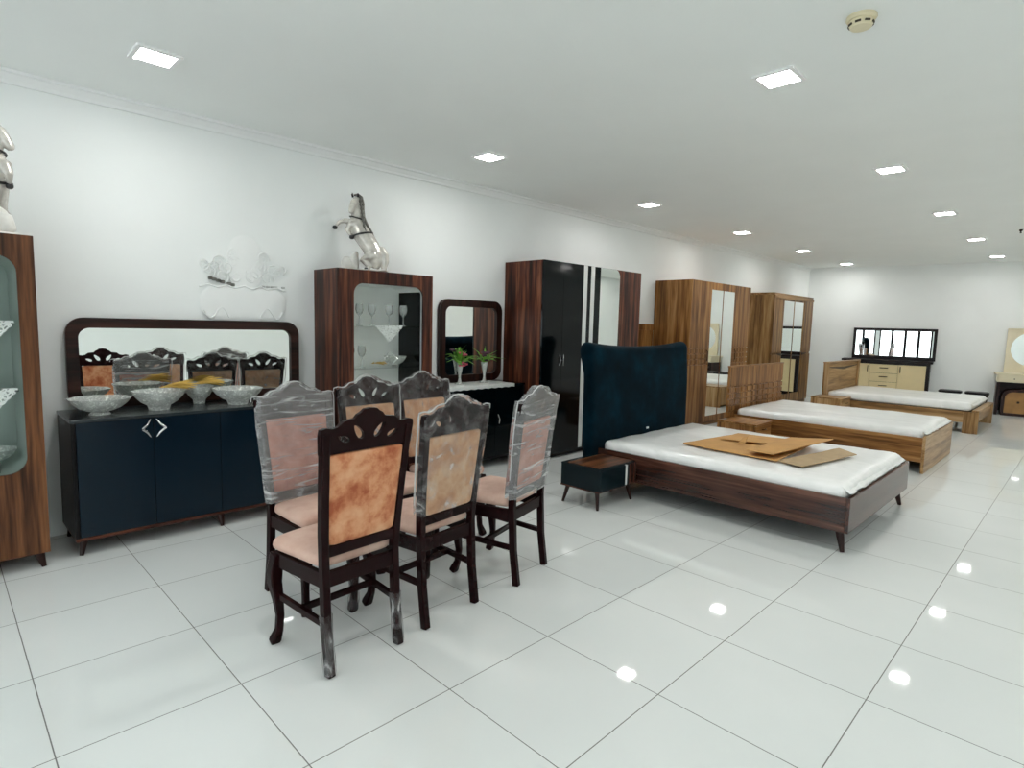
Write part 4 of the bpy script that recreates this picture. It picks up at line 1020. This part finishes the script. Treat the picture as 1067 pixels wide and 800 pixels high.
def chair(label, loc, rz, backmat, wrap, group='dining chairs'):
    t = thing('dining_chair', label, 'chair', loc, rz, group)
    for s in (-1, 1):
        zs = [0, 0.1, 0.2, 0.33, 0.45, 0.6, 0.75, 0.9, 1.035]
        MB().tube([(back_x(z), s * post_y(z), z) for z in zs], [(0.017, 0.019)] * 9, sq=True, up=(1, 0, 0)).make('leg', M['mahogany'], t, bevel=0.004)
        fl = [(0.215, 0.0), (0.205, 0.02), (0.186, 0.07), (0.18, 0.14), (0.19, 0.22), (0.205, 0.29), (0.205, 0.34), (0.195, 0.40), (0.19, 0.435)]
        rr = [0.02, 0.022, 0.0165, 0.0165, 0.021, 0.026, 0.028, 0.025, 0.024]
        MB().tube([(x, s * (0.20 + (x - 0.19) * 0.4), z) for x, z in fl], [(r, r) for r in rr], sq=True, up=(1, 0, 0)).make('leg', M['mahogany'], t, bevel=0.007, smooth=50)
        MB().tube([(-0.16, s * 0.178, 0.405), (0.19, s * 0.20, 0.405)], [(0.034, 0.012)] * 2, sq=True, up=(0, 1, 0)).make('seat_rail', M['mahogany'], t, bevel=0.003)
        MB().tube([(-0.178, s * 0.178, 0.215), (0.19, s * 0.20, 0.235)], [(0.015, 0.010)] * 2, sq=True, up=(0, 1, 0)).make('stretcher', M['mahogany'], t, bevel=0.003)
    MB().box(-0.178, -0.154, -0.162, 0.162, 0.372, 0.439).make('seat_rail', M['mahogany'], t, bevel=0.003)
    MB().box(0.178, 0.204, -0.18, 0.18, 0.372, 0.439).make('seat_rail', M['mahogany'], t, bevel=0.003)
    MB().box(0.0, 0.022, -0.184, 0.184, 0.212, 0.24).make('stretcher', M['mahogany'], t, bevel=0.003)
    def seatfn(p):
        k = (p.x + 0.15) / 0.39
        y = p.y * (0.90 + 0.20 * k) if abs(p.x) < 9 else p.y
        x = p.x - 0.045 * max(0, k - 0.4) * (p.y / 0.2) ** 2
        z = p.z + (0.012 * (1 - (p.y / 0.22) ** 2) * (1 - ((p.x - 0.05) / 0.22) ** 2) if p.z > 0.46 else 0)
        return Vector((x, y, z))
    MB().soft(-0.152, 0.245, -0.205, 0.205, 0.440, 0.505, (0.045, 0.05, 0.03), (12, 12, 6), seatfn).make('seat', M['seat'], t, smooth=70, weld=True)
    m = MB()
    for z in (0.525,): m.tube([(back_x(z), -0.175, z), (back_x(z), 0.175, z)], [(0.013, 0.022)] * 2, sq=True, up=(0, 0, 1))
    m.make('back_rail', M['mahogany'], t, bevel=0.003)
    sh = lambda u, v, w: (back_x(v) - 0.012 + w, u, v)
    holes = [leafhole(0.052, 1.026, 0.038, 0.016, 0.9), leafhole(-0.052, 1.026, 0.038, 0.016, PI - 0.9), leafhole(0.122, 1.004, 0.030, 0.012, 0.4), leafhole(-0.122, 1.004, 0.030, 0.012, PI - 0.4)]
    MB().plate(CREST, 0.024, sh, holes).make('crest_rail', M['mahogany'], t, bevel=0.003)
    def padfn(p):
        k = 1 - (p.y / 0.2) ** 2
        h = 1 - ((p.z - 0.745) / 0.2) ** 2
        b = 0.012 * k * h
        y = p.y * (0.92 + 0.16 * (p.z - 0.547) / 0.4)
        return Vector((back_x(p.z) + p.x + (b if p.x > 0 else -b * 0.6), y, p.z))
    MB().soft(-0.013, 0.018, -0.182, 0.182, 0.547, 0.945, (0.010, 0.03, 0.03), (4, 10, 10), padfn).make('backrest', backmat, t, smooth=70, weld=True)
    if wrap is None:                                # torn film left on the lower legs
        for pts in ([(back_x(z), 0.178, z) for z in (0.01, 0.08, 0.16, 0.26)], [(back_x(z), -0.178, z) for z in (0.01, 0.08, 0.16, 0.24)], [(0.204, -0.206, 0.02), (0.186, -0.198, 0.07), (0.18, -0.196, 0.14), (0.19, -0.2, 0.22), (0.203, -0.205, 0.3)]):
            MB().tube(pts, [0.027 + 0.002 * math.sin(i * 2.3) for i in range(len(pts))], 10, up=(1, 0, 0)).make('leg_wrap', M['filmthin'], t, smooth=60)
    if wrap:
        zb = 0.56 if wrap == 'film' else 0.50
        out = [(-0.215, zb), (0.215, zb), (0.243, 0.95)] + [(u * 1.06 + 0.004 * (1 if u > 0 else -1 if u < 0 else 0), v + 0.012) for u, v in CREST[2:]] + [(-0.243, 0.95)]
        # resample the outline
        fine = []
        for (a, b), (c, d) in zip(out, out[1:] + out[:1]):
            k = max(1, int(math.hypot(c - a, d - b) / 0.03))
            fine += [(a + (c - a) * i / k, b + (d - b) * i / k) for i in range(k)]
        seed = loc[0] * 5 + loc[1] * 3
        def wob(u, v, w):
            q = Vector((u * 9 + seed, v * 9, w * 20))
            d = noise.noise(q) * 0.006
            return (back_x(v) - 0.026 + w + d, u + noise.noise(q + Vector((5, 5, 5))) * 0.005, v + noise.noise(q + Vector((0, 9, 0))) * 0.005)
        # front and back films as grids clipped to the outline columns, closed round the rim
        m = MB(); cols = 26
        us = [-0.235 + 0.47 * i / cols for i in range(cols + 1)]
        def topz(u):
            tops = [(a, b) for a, b in out[2:-1]] + [out[-1]]
            tops = sorted(tops)
            for (a, b), (c, d) in zip(tops, tops[1:]):
                if a <= u <= c: return b + (d - b) * (u - a) / max(1e-6, c - a)
            return 0.95
        rows = 16; vs = []; fs = []
        for w in (-0.004, 0.066):
            for i, u in enumerate(us):
                zt = topz(u)
                for j in range(rows + 1):
                    v = zb + (zt - zb) * j / rows
                    uu = u * (0.9 + 0.1 * min(1, (v - zb) / 0.4))
                    vs.append(wob(uu, v, w if 0 < i < cols else 0.031))
        st = (cols + 1) * (rows + 1)
        for s in (0, st):
            for i in range(cols):
                for j in range(rows):
                    k = s + i * (rows + 1) + j; fs.append((k, k + 1, k + rows + 2, k + rows + 1))
        for i in range(cols):
            a = i * (rows + 1) + rows; fs.append((a, a + rows + 1, st + a + rows + 1, st + a))
        wr = m.add(vs, fs).make('plastic_wrap', M[wrap], t, smooth=60)
        # bunched edge of the wrap running over the crest and down one side
        tp = [(0.226, 0.62), (0.236, 0.76), (0.246, 0.9), (0.248, 1.0)] + [(u * 1.08, v + 0.014) for u, v in CREST[2:]] 
        pts = [(back_x(v) + 0.004 + 0.006 * noise.noise(Vector((u * 20, v * 20, seed))), u + 0.006 * noise.noise(Vector((v * 18, u * 18, seed))), v) for u, v in tp]
        MB().tube(pts, [0.003 + 0.003 * abs(noise.noise(Vector((i * 0.8, seed, 1)))) for i in range(len(pts))], 6).make('wrap_fold', M['fold'], wr, smooth=60)
    return t
chair('dark mahogany chair with bare rust velvet back, nearest the camera', (-0.02, 1.05, 0), PI + 0.07, M['orange'], None)
chair('plastic wrapped tan chair with its back to us, just right of the unwrapped rust chair', (-0.075, 1.565, 0), PI + 0.12, M['tan'], 'film')
chair('tightly plastic wrapped chair turned sideways, rightmost of the chairs and nearest the nightstand', (-0.13, 2.19, 0), PI + 0.28, M['pink'], 'filmheavy')
chair('plastic wrapped pink backed chair facing us, leftmost, in front of the navy sideboard', (-0.575, 1.225, 0), 0.12, M['pink'], 'filmheavy')
chair('plastic wrapped tan chair facing us, middle of the far row behind the rust chair', (-0.75, 1.785, 0), 0.06, M['tan'], 'film')
chair('plastic wrapped tan chair facing us, right end of the far row', (-0.81, 2.255, 0), 0.04, M['tan'], 'film')

# ------------------------------------------------------------------ light and camera
w = bpy.data.worlds.new('daylight'); sc.world = w; w.use_nodes = True
bg = w.node_tree.nodes['Background']; bg.inputs[0].default_value = (0.93, 0.97, 1.0, 1); bg.inputs[1].default_value = 2.5

cam = bpy.data.cameras.new('camera'); co = bpy.data.objects.new('camera', cam); COL.objects.link(co)
f_, yaw, pitch, roll = 607.89, 0.7848, 0.1015, 0.0254
cy, sy = math.cos(yaw), math.sin(yaw)
fv = Vector((-sy * math.cos(pitch), cy * math.cos(pitch), -math.sin(pitch)))
r0 = Vector((cy, sy, 0)); u0 = r0.cross(fv)
rv = math.cos(roll) * r0 + math.sin(roll) * u0; uv = -math.sin(roll) * r0 + math.cos(roll) * u0
mw = Matrix((rv, uv, -fv)).transposed().to_4x4(); mw.translation = Vector((2.338, -0.2253, 1.4825))
co.matrix_world = mw
cam.sensor_width = 36.0; cam.sensor_fit = 'HORIZONTAL'; cam.lens = f_ / 1067 * 36.0; cam.clip_start = 0.05; cam.clip_end = 100
sc.camera = co

sc.view_settings.view_transform = 'Standard'; sc.view_settings.look = 'None'
sc.view_settings.gamma = 1; sc.view_settings.use_curve_mapping = False
sc.view_settings.exposure = 0.5
cy_ = sc.cycles
cy_.use_denoising = True
cy_.max_bounces = 12; cy_.diffuse_bounces = 8; cy_.glossy_bounces = 5; cy_.transparent_max_bounces = 16; cy_.transmission_bounces = 6
cy_.caustics_reflective = False; cy_.caustics_refractive = False; cy_.sample_clamp_indirect = 6
